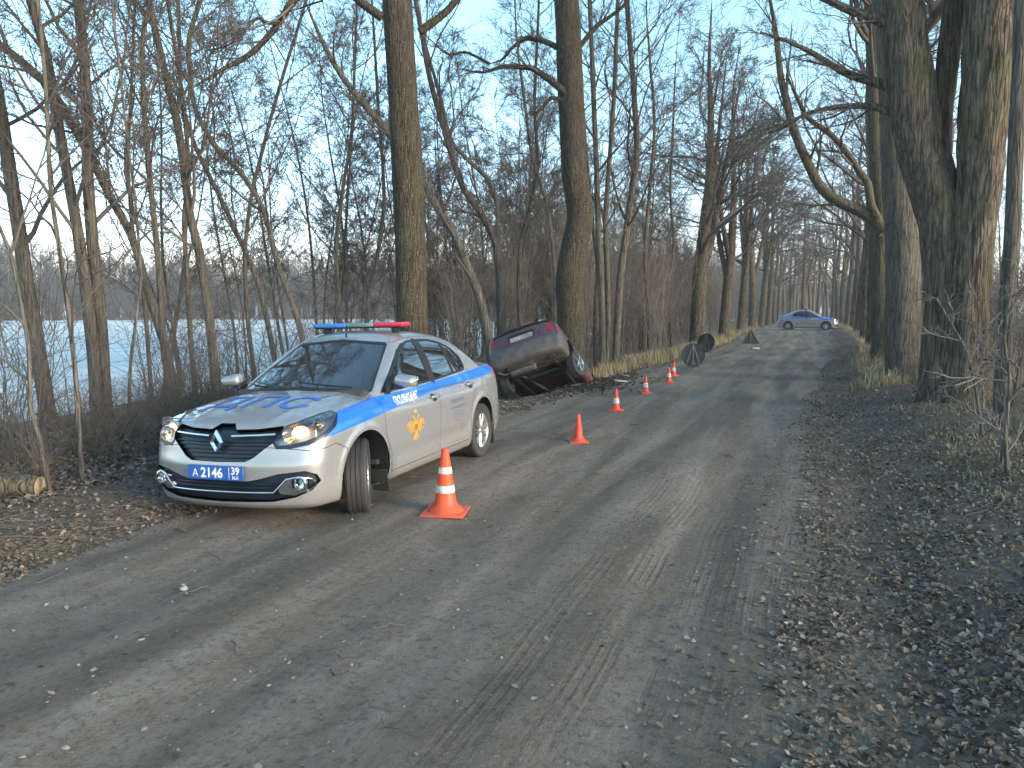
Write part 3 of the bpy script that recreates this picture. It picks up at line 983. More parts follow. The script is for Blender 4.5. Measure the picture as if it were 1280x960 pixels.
def make_patrol():
    root = empty('police_car')
    S = Shell(f_patrol, (-2.32, -.96, .10), (2.26, .96, 1.60), .0262)
    pol_fd = [(.90, .27), (.965, .45), (1.0, .72), (1.005, .88), (.97, .955), (.80, 1.075), (.60, 1.205), (.42, 1.31), (.25, 1.385), (.05, 1.42), (-.17, 1.43), (-.15, 1.0), (-.13, .27)]
    pol_rd = [(-.13, .27), (-.15, 1.0), (-.17, 1.43), (-.45, 1.425), (-.72, 1.385), (-.95, 1.29), (-1.08, 1.17), (-1.12, 1.03), (-1.07, .80), (-.965, .60), (-.925, .45), (-.905, .27)]
    win_f = [(.80, .985), (.69, 1.06), (.46, 1.195), (.29, 1.292), (.165, 1.348), (.02, 1.385), (-.075, 1.388), (-.055, 1.005)]
    win_r = [(-.195, 1.01), (-.215, 1.39), (-.45, 1.383), (-.655, 1.355), (-.66, 1.035)]
    win_q = [(-.70, 1.037), (-.695, 1.345), (-.86, 1.28), (-.99, 1.175), (-1.02, 1.10), (-.99, 1.055)]
    trim = [(.87, .962), (.74, 1.048), (.475, 1.212), (.30, 1.312), (.165, 1.372), (0, 1.40), (-.3, 1.404), (-.50, 1.395), (-.70, 1.357), (-.88, 1.285), (-1.01, 1.18), (-1.04, 1.09), (-1.01, 1.035), (-.7, 1.015), (-.12, .985)]
    stripe = [(2.05, .74), (1.86, .86), (1.4, .905), (1.0, .935), (-.1, .975), (-1.5, 1.03), (-2.25, 1.05), (-2.25, .95), (-1.55, .93), (-.1, .88), (.5, .845), (1.0, .80), (1.5, .755), (1.95, .70)]
    lamp = [(-1.00, .805), (-1.075, .755), (-1.105, .70), (-1.085, .672), (-1.0, .680), (-.88, .703), (-.76, .745), (-.66, .805), (-.605, .865), (-.625, .880), (-.72, .868), (-.87, .838)]
    lamp_rim = [(-1.00, .812), (-1.085, .76), (-1.12, .70), (-1.10, .650), (-1.0, .650), (-.87, .672), (-.745, .715), (-.64, .785), (-.592, .866), (-.62, .888), (-.72, .876), (-.87, .846)]
    S.cut([(1.93, .62), (1.74, .655), (1.62, .60), (1.60, .08), (2.4, .08), (2.4, .66), (2.06, .66)], 'L', 'front_bumper', thr=-9, extra=lambda c: c[:, 0] > 1.3)
    S.cut([(-1.95, .62), (-1.78, .60), (-1.62, .50), (-1.60, .08), (-2.5, .08), (-2.5, .62)], 'L', 'rear_bumper', thr=-9, extra=lambda c: c[:, 0] < -1.3)
    hood = [(1.03, .0), (1.02, .45), (.97, .70), (1.10, .735), (1.45, .725), (1.75, .68), (1.93, .585), (2.03, .44), (2.075, .30), (2.11, .10), (2.11, 0)]
    hood = hood + [(u, -v) for u, v in hood[-2:0:-1]]
    S.cut(hood, 'T', 'bonnet', thr=.32, extra=lambda c: (c[:, 0] > .9) & (c[:, 2] > .76))
    tr = [(-1.66, 0), (-1.64, .5), (-1.70, .64), (-2.0, .62), (-2.2, .55), (-2.3, .5), (-2.3, 0)]
    tr = tr + [(u, -v) for u, v in tr[-2:0:-1]]
    S.cut(tr, 'T', 'boot_lid', thr=.3, extra=lambda c: (c[:, 0] < -1.6) & (c[:, 2] > .9))
    for s in 'LR':
        S.cut(pol_fd, s, 'front_door_' + s); S.cut(pol_rd, s, 'rear_door_' + s)
        S.cut(trim, s, 'window_trim_' + s, extra=lambda c: c[:, 2] > .93)
        S.cut(win_f, s, 'glass_f_' + s, thr=.3); S.cut(win_r, s, 'glass_r_' + s, thr=.3); S.cut(win_q, s, 'glass_q_' + s, thr=.3)
        S.cut([(-.085, .97), (-.105, 1.412), (-.18, 1.412), (-.165, .97)], s, 'pillar_' + s, thr=.3)
        S.cut(stripe, s, None, 1, thr=.05, only=['body', 'rear_bumper', 'front_bumper', 'front_door_' + s, 'rear_door_' + s], extra=lambda c: c[:, 2] < 1.06)
        S.cut(circle(FA, .33, .365, 40), s, 'void', extra=lambda c: c[:, 2] < .75)
        S.cut(circle(RA, .33, .365, 40), s, 'void', extra=lambda c: c[:, 2] < .75)
        S.cut(lamp_rim, 'F' + s, 'lamp_rim_' + s); S.cut(lamp, 'F' + s, 'lamp_' + s)
        S.cut([(-2.3, .99), (-1.86, 1.01), (-1.80, .985), (-1.90, .80), (-2.05, .70), (-2.3, .70)] if False else [(-.84, 1.02), (-.96, 1.04), (-1.10, .95), (-1.14, .78), (-1.0, .72), (-.86, .80)], 'B' + s, 'tail_' + s)
    gr = [(.0, .825), (.065, .825), (.115, .785), (.30, .79), (.49, .81), (.505, .76), (.47, .70), (.40, .65), (.32, .585), (.25, .555), (0, .55)]
    S.cut(gr + mirror(gr)[1:-1], 'F', 'grille', thr=.1)
    low = [(0, .405), (.28, .405), (.36, .42), (.52, .46), (.70, .475), (.76, .44), (.775, .39), (.73, .325), (.62, .275), (.45, .245), (0, .235)]
    S.cut(low + mirror(low)[1:-1], 'F', 'intake', thr=.05)
    ws = [(0, 1.0), (.45, .985), (.66, .955), (.685, .985), (.615, 1.13), (.53, 1.31), (.50, 1.37), (.465, 1.392), (0, 1.428)]
    S.cut(ws + mirror(ws)[1:-1], 'F', 'screen_trim', thr=.2, extra=lambda c: (c[:, 0] > 0) & (c[:, 0] < 1.3))
    ws = [(0, 1.02), (.45, 1.01), (.645, .985), (.668, 1.0), (.60, 1.13), (.518, 1.30), (.49, 1.355), (.455, 1.375), (0, 1.412)]
    S.cut(ws + mirror(ws)[1:-1], 'F', 'windscreen', thr=.2, extra=lambda c: (c[:, 0] > 0) & (c[:, 0] < 1.3))
    rw = [(0, 1.13), (.55, 1.12), (.60, 1.15), (.50, 1.36), (.45, 1.385), (0, 1.40)]
    S.cut(rw + mirror(rw)[1:-1], 'B', 'rear_glass', thr=.2, extra=lambda c: (c[:, 0] < -.8) & (c[:, 0] > -1.7))
    P = [M['silver'], M['stripe_blue'], M['black_plastic']]
    S.part('body', ['body'], P, root, rimmat=2)
    S.part('front_bumper', ['front_bumper'], P, root); S.part('rear_bumper', ['rear_bumper'], P, root)
    S.part('bonnet', ['bonnet'], P, root); S.part('boot_lid', ['boot_lid'], P, root)
    tr_all = ['window_trim_L', 'window_trim_R', 'pillar_L', 'pillar_R', 'screen_trim']
    S.part('window_trim', tr_all, M['black_plastic'], root, gap=0, rim=.02)
    doors = {}
    for s in 'LR':
        doors[s] = S.part('front_door', ['front_door_' + s], P, root, rimmat=2)
        S.part('side_window', ['glass_f_' + s], M['glass'], doors[s], off=-.006, gap=0, rim=0)
        rd = S.part('rear_door', ['rear_door_' + s], P, root, rimmat=2)
        S.part('side_window', ['glass_r_' + s], M['glass_dark'], rd, off=-.006, gap=0, rim=0)
        S.part('quarter_window', ['glass_q_' + s], M['glass_dark'], rd, off=-.006, gap=0, rim=0)
        sg = 1 if s == 'L' else -1
        for dr, hx, hz in ((doors[s], -.03, .825), (rd, -1.0, .865)):
            p, n = S.surf(s, hx, hz)
            h = MB()
            h.box(tuple(p[0] + n[0] * .022), (.19, .022, .030), None, .010, 3)
            h.build('handle', P, dr)
            solid_patch(S, 'handle_oval', [(hx + .055 * math.cos(a), hz + .038 * math.sin(a)) for a in np.linspace(0, 2 * math.pi, 16, endpoint=False)], s, M['black_plastic'], dr, .0005, .002)  # flat black oval laid on the door behind each handle
        # headlight
        hl = S.part('headlight', ['lamp_' + s], M['lens'], root, off=.004, gap=0, rim=0)
        S.part('lamp_bucket', ['lamp_' + s], M['lamp_grey'], hl, off=-.055, gap=-.004, rim=-.055)
        for px, py, r in ((1.965, .585, .055), (1.80, .735, .05)):
            q = Vector((px, sg * py, .745 if r > .052 else .805))
            MB().lathe([(r, .045), (r * .82, .0), (r * .4, -.035), (.001, -.04)], 24, 'X', q).build('lamp_reflector', M['reflector'], hl)
        am = MB()
        p, n = S.surf('F' + s, np.array([-.915]), np.array([.785])); q = p[0] - n[0] * .03
        r_ = bmesh.ops.create_icosphere(am.bm, subdivisions=3, radius=1, matrix=Matrix.Translation(q) @ Matrix.Rotation(sg * math.radians(35), 4, 'Z') @ Matrix.Diagonal((.024, .062, .044, 1)))
        am.build('indicator', M['amber_lit'], hl)
        c0, n0 = S.surf('F' + s, np.linspace(-.985, -.80, 8) * 0 - .80, np.linspace(.70, .855, 8))
        b = MB(); b.tube(c0 - n0 * .012, .008, 6); b.build('lamp_divider', M['reflector'], hl)
        S.part('lamp_surround', ['lamp_rim_' + s], M['grille_black'], root, gap=0, rim=.03)
        S.part('tail_light', ['tail_' + s], M['red_lens'], root, off=.003, gap=0, rim=.02)
        # mirror
        mr = MB()
        mm = Matrix.Translation((.76, sg * .945, 1.058)) @ Matrix.Rotation(sg * math.radians(-12), 4, 'Z') @ Matrix.Rotation(sg * math.radians(-6), 4, 'X')
        bmesh.ops.create_cube(mr.bm, size=1, matrix=mm @ Matrix.Diagonal((.13, .215, .135, 1)))
        for v in mr.bm.verts:      # rounder and lower towards the tip
            l = mm.inverted() @ v.co
            if l.y * sg > 0: l.z *= .78; l.x *= .8
            if l.x > 0: l.z *= .7; l.y = l.y * .86
            v.co = mm @ l
        bmesh.ops.bevel(mr.bm, geom=mr.bm.edges[:], offset=.036, segments=4, affect='EDGES', profile=.5)
        mo = mr.build('door_mirror', M['silver'], doors[s], angle=60)
        MB().box((.74, sg * .855, 1.005), (.11, .09, .035), None, .012, 2).box((.79, sg * .80, 1.0), (.13, .03, .07), Euler((0, math.radians(28), 0)), .01, 2).build('mirror_arm', M['black_plastic'], mo)
        MB().box(mm @ Vector((-.066, 0, 0)), (.006, .17, .095), mm.to_euler(), .002, 1).build('mirror_glass', M['reflector'], mo)
        # wheels, arches, flaps
        st = math.radians(27)
        make_wheel(root, (FA, sg * .75, WR), st, out=sg)
        make_wheel(root, (RA, sg * .75, WR), 0, out=sg)
        for ax in (FA, RA): arch_liner(root, ax, .33, .372, sg * .50, sg * .838)
        for ax in (FA, RA): MB().box((ax - .345, sg * .765, .20), (.012, .16, .20), Euler((0, math.radians(8), 0)), .004, 1).build('mud_flap', M['rubber'], root)
        # lettering on the flank
        V2, T2 = text_mesh('ПОЛИЦИЯ', .102, .0016, 0, 1.06)
        k = 1 if s == 'R' else -1
        decal(S, 'lettering', V2, T2, lambda u, v: (.50 + k * u * .86, .875 - .034 * k * u * (1 if s == 'L' else 1) * (1 if k < 0 else 1) + v), s, M['white_print'], doors[s])
        for ln, (txt, sz, dz) in enumerate((('ДПС МВД России', .056, .0), ('по Калининградской области', .036, -.07))):
            V2, T2 = text_mesh(txt, sz, .0006)
            decal(S, 'lettering', V2, T2, lambda u, v: (-.58 + k * u * .72, .745 + dz - .02 * k * u + v), s, M['navy_print'], rd)
        for ln in range(4):      # four short lines too small to read
            bars = []; u0 = -.11 + .02 * (ln % 2)
            rr = random.Random(ln)
            while u0 < .11:
                l_ = rr.uniform(.02, .05); q = fill_poly([(u0, -.007), (u0 + l_, -.007), (u0 + l_, .007), (u0, .007)]); bars.append(q); u0 += l_ + .012
            VV = np.concatenate([b_[0] for b_ in bars]); TT = np.concatenate([b_[1] + 4 * i for i, b_ in enumerate(bars)])
            decal(S, 'print_line', VV, TT, lambda u, v: (-.58 + k * u, .625 - .033 * ln - .02 * k * u + v), s, M['navy_print'], rd)
        # the double-headed gilt eagle on the door
        wing = [(.015, .02), (.05, .06), (.085, .075), (.13, .06), (.165, .03), (.135, .025), (.15, 0), (.118, .002), (.13, -.028), (.098, -.018), (.105, -.05), (.075, -.032), (.07, -.07), (.05, -.05), (.035, -.035)]
        head = [(.006, .03), (.03, .045), (.034, .075), (.052, .10), (.07, .092), (.058, .115), (.036, .118), (.018, .10), (.008, .07)]
        body = [(0, .06), (.03, .045), (.042, 0), (.036, -.05), (.0, -.075), (-.036, -.05), (-.042, 0), (-.03, .045)]
        tail = [(.0, -.06), (.03, -.07), (.06, -.125), (.036, -.115), (.028, -.14), (.012, -.122), (0, -.145), (-.012, -.122), (-.028, -.14), (-.036, -.115), (-.06, -.125), (-.03, -.07)]
        crown = [(-.03, .135), (.03, .135), (.038, .165), (.018, .155), (0, .178), (-.018, .155), (-.038, .165)]
        ps = [fill_poly(p_) for p_ in (wing, mirror(wing), head, mirror(head), body, tail, crown)]
        VV = np.concatenate([p_[0] for p_ in ps]); off = np.cumsum([0] + [len(p_[0]) for p_ in ps])
        TT = np.concatenate([p_[1] + off[i] for i, p_ in enumerate(ps)])
        em = decal(S, 'door_emblem', VV, TT, lambda u, v: (.43 + k * u * 1.22, .60 + v * .95), s, M['gold_print'], doors[s])
        sh_ = [fill_poly([(0, -.045), (.024, -.02), (.024, .025), (-.024, .025), (-.024, -.02)])]
        for sx in (-1, 1):
            for q in range(3): sh_.append(fill_poly([(sx * (.06 + .028 * q), .045 - .012 * q), (sx * (.068 + .028 * q), .045 - .012 * q), (sx * (.058 + .022 * q), -.03 + .006 * q), (sx * (.052 + .022 * q), -.03 + .006 * q)]))
        off = np.cumsum([0] + [len(p_[0]) for p_ in sh_])
        decal(S, 'emblem_detail', np.concatenate([p_[0] for p_ in sh_]), np.concatenate([p_[1] + off[i] for i, p_ in enumerate(sh_)]), lambda u, v: (.43 + k * u * 1.22, .60 + v * .95), s, M['gold_dark'], doors[s], off=.0035)
    g_ = S.part('windscreen', ['windscreen'], M['glass'], root, off=-.005, gap=0, rim=0)
    S.part('rear_window', ['rear_glass'], M['glass_dark'], root, off=-.005, gap=0, rim=0)
    # grille and lower intake
    gr_ = S.part('grille', ['grille'], M['grille_black'], root, off=-.035, gap=0, rim=-.036)
    for zz in (.585, .615, .645, .675, .705):
        hw = .235 + (zz - .56) * 1.62
        p, n = S.surf('F', np.linspace(-hw, hw, 21), zz)
        MB().tube(p - n * .022, .0065, 6).build('grille_slat', M['grille_black'], gr_)
    for sx in (-1, 1):
        us = np.linspace(.105, .465, 10); p, n = S.surf('F', sx * us, np.interp(us, [.1, .47], [.742, .757]))
        V, Q = sweep((p - n * .004)[None], np.full((1, 10), .012), 8)
        link('grille_bar', np_mesh('grille_bar', V, Q), M['chrome'], gr_)
    # rhombus badge
    p, n = S.surf('F', 0.0, .70)
    b = MB(); c = Vector(p[0]) + Vector((.012, 0, 0))
    hh, hw, t_ = .095, .062, .021
    rings = []
    for sc, dx in ((1.0, 0), (1.0, .012), (.72, .034), (.46, .012), (.46, -.006)):
        rings.append([b.bm.verts.new(c + Vector((dx, sc * hw * a_, sc * hh * b_))) for a_, b_ in ((1, 0), (0, 1), (-1, 0), (0, -1))])
    for A, B in zip(rings, rings[1:]):
        for k in range(4): b.bm.faces.new((A[k], A[(k + 1) % 4], B[(k + 1) % 4], B[k]))
    b.build('badge', M['chrome'], gr_, smooth=False)
    it = S.part('air_intake', ['intake'], M['grille_black'], root, off=-.035, gap=0, rim=-.036)
    for zz in (.345, .375):
        p, n = S.surf('F', np.linspace(-.44, .44, 17), zz)
        MB().tube(p - n * .025, .006, 6).build('intake_slat', M['grille_black'], it)
    us = np.concatenate([[-.70, -.755, -.735, -.66, -.57, -.53], np.linspace(-.47, .47, 15), [.53, .57, .66, .735, .755, .70]])
    zs = np.concatenate([[.315, .37, .415, .435, .42, .375], np.full(15, .318), [.375, .42, .435, .415, .37, .315]])
    p, n = S.surf('F', us, zs)
    V, Q = sweep((p + n * .001)[None], np.full((1, len(us)), .008), 6)
    link('intake_trim', np_mesh('intake_trim', V, Q), M['chrome'], it)
    for sx in (-1, 1):
        fl = solid_patch(S, 'fog_light', [(sx * u, v) for u, v in ((.50, .325), (.55, .40), (.60, .42), (.60, .335), (.72, .325), (.62, .285), (.52, .30))], 'F', M['chrome'], root, -.03, .018)
        p, n = S.surf('F', sx * .665, .378)
        b = MB(); b.lathe([(.052, -.03), (.056, .012), (.047, .016), (.042, -.012), (.001, -.02)], 28, 'X', tuple(p[0] - np.array([.012, 0, 0])))
        b.build('fog_lamp_ring', M['chrome'], fl)
        MB().lathe([(.043, .0), (.03, .008), (.001, .011)], 24, 'X', tuple(p[0] - np.array([.012, 0, 0]))).build('fog_lens', M['lens'], fl)
    # number plate
    p, n = S.surf('F', 0.0, .465)
    px = p[0][0] + .014
    pl = MB().box((px, 0, .468), (.012, .52, .112), Euler((0, math.radians(-3), 0)), .004, 1).build('number_plate', M['plate_blue'], root)
    def plate_text(txt, size, u0, w0, bold):
        V2, T2 = text_mesh(txt, size, bold)
        P3 = np.stack([np.full(len(V2), px + .0075) , V2[:, 0] + u0, V2[:, 1] + w0], 1)
        P3[:, 0] += -(P3[:, 2] - .468) * .052
        link('lettering', np_mesh('lettering', P3, T2, False), M['white_print'], pl)
    plate_text('А', .082, -.185, .460, .0004); plate_text('2146', .104, -.03, .465, .0028)
    plate_text('39', .078, .19, .485, .0022); plate_text('RUS', .033, .19, .434, .001)
    for a_, b_ in (((.131, .42), (.134, .516)),):
        MB().box((px + .0075, (a_[0] + b_[0]) / 2, .468), (.002, .003, .092)).build('plate_line', M['white_print'], pl)
    # bonnet lettering read from the front
    V2, T2 = text_mesh('ДПС', .56, .006, .0, 1.0)
    decal(S, 'bonnet_lettering', V2, T2, lambda u, v: (1.50 - v * .88, u * .80 - .03), 'T', M['blue_print'], root, off=.0035, maxlen=.03)
    # wipers, aerial, light bar
    for y0, y1 in ((.52, -.02), (-.08, -.60)):
        a, n1 = S.surf('F', np.linspace(y0, y1, 8), np.linspace(1.0, 1.045, 8))
        MB().tube(a + n1 * .022, .008, 6).build('wiper', M['black_plastic'], root)
    p, n = S.surf('T', .18, .0)
    MB().tube([p[0], p[0] + np.array([-.03, 0, .075])], np.array([.012, .005]), 8).build('aerial', M['black_plastic'], root)
    lb = MB().box((-.12, 0, 1.538), (.14, 1.02, .018), None, .01, 2).build('light_bar', M['black_plastic'], root)
    def dome(y0, y1, mat):
        b = MB(); b.box((-.12, (y0 + y1) / 2, 1.563), (.19, abs(y1 - y0), .044), None, .017, 3); b.build('beacon_lens', M[mat], lb)
    dome(.525, .19, 'bar_red'); dome(.188, -.128, 'bar_clear'); dome(-.13, -.525, 'bar_blue')
    for sy in (-1, 1): MB().box((-.12, sy * .40, 1.508), (.09, .06, .05), None, .01, 2).build('bar_foot', M['black_plastic'], lb)
    # cabin
    keep = ['body', 'front_door_L', 'front_door_R', 'rear_door_L', 'rear_door_R', 'window_trim_L', 'window_trim_R', 'pillar_L', 'pillar_R', 'screen_trim']
    old = S.lab.copy(); c = S.V[S.T].mean(1)
    S.lab = np.where(np.isin(old, keep) & (c[:, 2] > .35) & (c[:, 0] < 1.3) & (c[:, 0] > -1.9), 'lin', old)
    cab = S.part('cabin', ['lin'], M['lining'], root, off=-.03, gap=0, rim=0, flip=True)
    S.lab = old
    MB().box((.78, 0, .90), (.55, 1.36, .16), Euler((0, math.radians(-6), 0)), .05, 3).build('dashboard', M['lining'], cab)
    MB().box((-.3, 0, .36), (2.6, 1.5, .04)).build('cabin_floor', M['lining'], cab)
    for sy in (-1, 1):
        MB().box((.02, sy * .36, .62), (.50, .46, .16), None, .05, 3).box((-.25, sy * .36, .93), (.13, .46, .60), Euler((0, math.radians(-14), 0)), .05, 3).box((-.36, sy * .36, 1.27), (.09, .26, .17), Euler((0, math.radians(-10), 0)), .035, 3).build('front_seat', M['seat_cloth'], cab)
    MB().box((-.95, 0, .62), (.5, 1.3, .18), None, .05, 3).box((-1.22, 0, .92), (.14, 1.3, .56), Euler((0, math.radians(-22), 0)), .05, 3).build('rear_seat', M['seat_cloth'], cab)
    sw = MB(); tor = [(.175 + .013 * math.cos(a), .013 * math.sin(a)) for a in np.linspace(0, 2 * math.pi, 10, endpoint=False)]
    sw.lathe(tor, 28, 'X', close=True); sw.box((0, 0, 0), (.03, .33, .04), None, .01, 1); sw.box((0, 0, -.07), (.03, .04, .15), None, .01, 1)
    o = sw.build('steering_wheel', M['black_plastic'], cab); o.location = (.47, .36, .97); o.rotation_euler = (0, math.radians(-24), 0)
    p, n = S.surf('F', .0, 1.34)
    MB().box((p[0][0] - .10, 0, 1.325), (.03, .22, .065), None, .015, 2).build('interior_mirror', M['black_plastic'], cab)
    b = MB(); b.box((.83, -.16, .992), (.10, .17, .004)); b.build('paper_card', M['white_print'], cab)
    # underside
    MB().box((0, 0, .20), (3.3, 1.1, .05)).build('underbody', M['dark_metal'], root)
    return root


POL = make_patrol()
tag(POL, 'silver police saloon with a blue stripe, headlight glowing, beside the tall striped cone', 'police car')
POL.location = (-4.296, 6.745, gz(-4.296, 6.745) * .0 - .005)
POL.rotation_euler = Euler((math.radians(1.67), 0, math.radians(-88.06)), 'XYZ')
far = copy_tree(POL)
tag(far, 'distant silver police saloon parked sideways across the far end of the track', 'police car')
far.location = (-.25, 62.0, float(gz(-.25, 62.0)))
far.rotation_euler = (0, 0, math.radians(-5))
for ch in far.children:
    if ch.name.startswith('wheel'): ch.rotation_euler = (0, 0, 0)

# ---- the wrecked car
_zt2 = pchip([(-2.3, .90), (-2.2, .96), (-2.12, 1.0), (-1.8, 1.01), (-1.5, 1.0), (-1.0, .93), (.9, .92), (1.4, .88), (1.8, .82), (2.1, .74), (2.25, .68)])
_w2 = pchip([(-2.3, .72), (-2.1, .79), (-1.8, .825), (-1.2, .845), (.8, .845), (1.4, .835), (1.9, .79), (2.2, .70)])
_o2 = pchip([(.16, -.07), (.24, -.03), (.36, -.006), (.60, 0), (.66, .004), (.72, -.004), (.85, -.03), (.95, -.06), (1.1, -.11)])
_xf2 = pchip([(.15, 2.05), (.3, 2.2), (.5, 2.2), (.62, 2.14), (.75, 2.08), (.9, 1.9)])
_xr2 = pchip([(.18, -2.05), (.26, -2.16), (.34, -2.225), (.54, -2.225), (.60, -2.195), (.66, -2.18), (.80, -2.16), (.95, -2.13), (1.05, -2.08)])
_zr2 = pchip([(-1.5, 1.18), (-1.1, 1.30), (-.8, 1.36), (-.3, 1.395), (.1, 1.385), (.35, 1.34), (.7, 1.2)])


def f_wreck(x, y, z):
    ay = np.sqrt(y * y + 1e-5)
    a1 = z - (_zt2(x) - .05 * (ay / .75) ** 2.6 - .10 * sstep(1.3, 2.2, x) * vnoise(x * 3, y * 3) )
    a2 = .20 + .07 * sstep(-1.5, -2.2, x) - z
    flare = .014 * (np.exp(-((np.hypot(x - 1.30, z - .33) - .37) / .035) ** 2) + np.exp(-((np.hypot(x + 1.30, z - .33) - .37) / .035) ** 2))
    a3 = (ay - _w2(x) - _o2(z) - flare) * .97
    a4 = x - _xf2(z) + .12 * (ay / .8) ** 3 + .25 * vnoise(y * 2.3 + 4, z * 3)
    a5 = _xr2(z) + .10 * (ay / .78) ** 3.2 - x
    d1 = smax(smax(a1, a3, .06), smax(a4, a5, .04), .06)
    d1 = smax(d1, a2, .04)
    b1 = z - _zr2(x) + .045 * (ay / .6) ** 2.5
    b3 = (ay - (.80 - .46 * (z - .92)) + .02) * .92
    b4 = (x - 1.05) * .50 + (z - .90) * .866 + .06 * (ay / .7) ** 2.2
    b5 = -(x + 1.90) * .44 + (z - 1.0) * .898 + .03 * (ay / .65) ** 2.2
    d2 = smax(smax(b1, b3, .09), smax(b4, b5, .05), .05)
    d2 = smax(d2, .88 - z, .02)
    return smin(d1, d2, .03)


def make_wreck():
    root = empty('wrecked_car')
    S = Shell(f_wreck, (-2.38, -.94, .12), (2.34, .94, 1.50), .030)
    both = lambda p: p + mirror(p)[1:-1]
    S.cut([(-1.70, .555), (-1.62, .50), (-1.58, .08), (-2.5, .08), (-2.5, .625), (-2.0, .625)], 'L', 'rear_bumper', thr=-9, extra=lambda c: c[:, 0] < -1.4)
    S.cut([(1.70, .56), (1.65, .1), (2.5, .1), (2.5, .6)], 'L', 'front_bumper', thr=-9, extra=lambda c: c[:, 0] > 1.3)
    S.cut(both([(0, .985), (.60, .975), (.72, .94), (.76, .625), (0, .625)]), 'B', 'boot_lid', thr=.15, extra=lambda c: c[:, 0] < -1.8)
    for s in 'LR':
        S.cut([(.88, .25), (.95, .85), (.55, 1.12), (.25, 1.31), (-.10, 1.335), (-.12, .25)], s, 'front_door_' + s)
        S.cut([(-.12, .25), (-.10, 1.335), (-.6, 1.31), (-1.0, 1.20), (-1.15, .95), (-.98, .62), (-.90, .25)], s, 'rear_door_' + s)
        S.cut([(.80, .935), (.5, 1.10), (.27, 1.245), (-.06, 1.275), (-.06, .945)], s, 'glass_f_' + s, thr=.3)
        S.cut([(-.17, .945), (-.17, 1.28), (-.55, 1.265), (-.86, 1.19), (-1.05, 1.0), (-1.03, .96)], s, 'glass_r_' + s, thr=.3)
        S.cut([(-2.3, .655), (.9, .655), (.9, .60), (-2.3, .60)], s, 'side_moulding_' + s, thr=.3, only=['body', 'front_door_' + s, 'rear_door_' + s])
        S.cut(circle(1.30, .33, .36, 32), s, 'void', extra=lambda c: c[:, 2] < .75)
        S.cut(circle(-1.30, .33, .375, 32), s, 'void', extra=lambda c: c[:, 2] < .76)
        S.cut([(-.98, .90), (-1.0, .925), (-1.09, .925), (-1.11, .74), (-1.0, .72), (-.98, .74)], 'B' + s, 'tail_' + s)
    S.cut(both([(0, 1.045), (.56, 1.03), (.60, 1.05), (.52, 1.25), (.47, 1.27), (0, 1.285)]), 'B', 'rear_glass', thr=.15, extra=lambda c: (c[:, 0] < -.9) & (c[:, 2] > 1.0))
    S.cut(both([(0, .95), (.66, .93), (.55, 1.22), (.50, 1.27), (0, 1.30)]), 'F', 'windscreen', thr=.2, extra=lambda c: (c[:, 0] > 0) & (c[:, 0] < 1.2))
    S.cut(both([(0, .87), (.29, .87), (.29, .725), (0, .725)]), 'B', 'plate_recess', thr=.15, extra=lambda c: c[:, 0] < -1.8)
    P = [M['burgundy'], M['burgundy'], M['black_plastic']]; D = [M['burgundy_dusty_sky'], M['burgundy_dusty_sky'], M['black_plastic']]
    S.part('body', ['body'], P, root, rimmat=2)
    bl = S.part('boot_lid', ['boot_lid'], D, root, gap=.005, rimmat=2)
    S.part('plate_recess', ['plate_recess'], M['burgundy_dusty_sky'], bl, off=-.03, gap=0, rim=-.03)
    S.part('rear_bumper', ['rear_bumper'], M['bumper_grey'], root, off=.012, gap=.002, rim=.03)
    S.part('front_bumper', ['front_bumper'], M['bumper_grey'], root)
    for s in 'LR':
        d = S.part('front_door', ['front_door_' + s], P, root, rimmat=2); S.part('side_window', ['glass_f_' + s], M['glass_dark'], d, off=-.005, gap=0, rim=0)
        d = S.part('rear_door', ['rear_door_' + s], P, root, rimmat=2); S.part('side_window', ['glass_r_' + s], M['glass_dark'], d, off=-.005, gap=0, rim=0)
        S.part('side_moulding', ['side_moulding_' + s], M['bumper_grey'], root, off=.012, gap=0, rim=.014)
        S.part('tail_light', ['tail_' + s], M['old_lens'], root, off=.004, gap=0, rim=.02)
        sg = 1 if s == 'L' else -1
        make_wheel(root, (1.30, sg * .74, .29), 0, r=.30, spokes=5, style='five', out=sg)
        arch_liner(root, 1.30, .33, .36, sg * .5, sg * .82); arch_liner(root, -1.30, .33, .375, sg * .5, sg * .82)
    make_wheel(root, (-1.40, -.88, .08), math.radians(-18), r=.30, spokes=5, style='five', out=-1, rx=math.radians(6))
    make_wheel(root, (-1.30, .74, .25), 0, r=.30, spokes=5, style='five', out=1)
    S.part('rear_window', ['rear_glass'], M['glass_dark'], root, off=-.004, gap=0, rim=0)
    S.part('windscreen', ['windscreen'], M['glass_dark'], root, off=-.004, gap=0, rim=0)
    # black rear spoiler
    us = np.linspace(-.66, .66, 19); p, n = S.surf('T', np.full(19, -2.03) + .08 * (us / .66) ** 2, us)
    V = []
    for q in p:
        for dx, dz in ((.10, -.005), (.09, .022), (-.03, .052), (-.075, .048), (-.075, .018), (-.03, -.005)): V.append((q[0] + dx, q[1], q[2] + dz))
    V = np.array(V); i = np.arange(18)[:, None] * 6; k = np.arange(6)[None]
    Qs = np.stack([i + k, i + (k + 1) % 6, i + 6 + (k + 1) % 6, i + 6 + k], -1).reshape(-1, 4)
    sp = link('spoiler', np_mesh('spoiler', V, [Qs, np.array([[0, 1, 2, 3, 4, 5][::-1], [108, 109, 110, 111, 112, 113]])], False), M['black_plastic'], root)
    # plate with its text rubbed away, badge slot, lock
    p, n = S.surf('B', 0.0, .795)
    MB().box((p[0][0] + .018, 0, .785), (.01, .52, .105), None, .003, 1).build('number_plate', M['dusty_plate'], root)
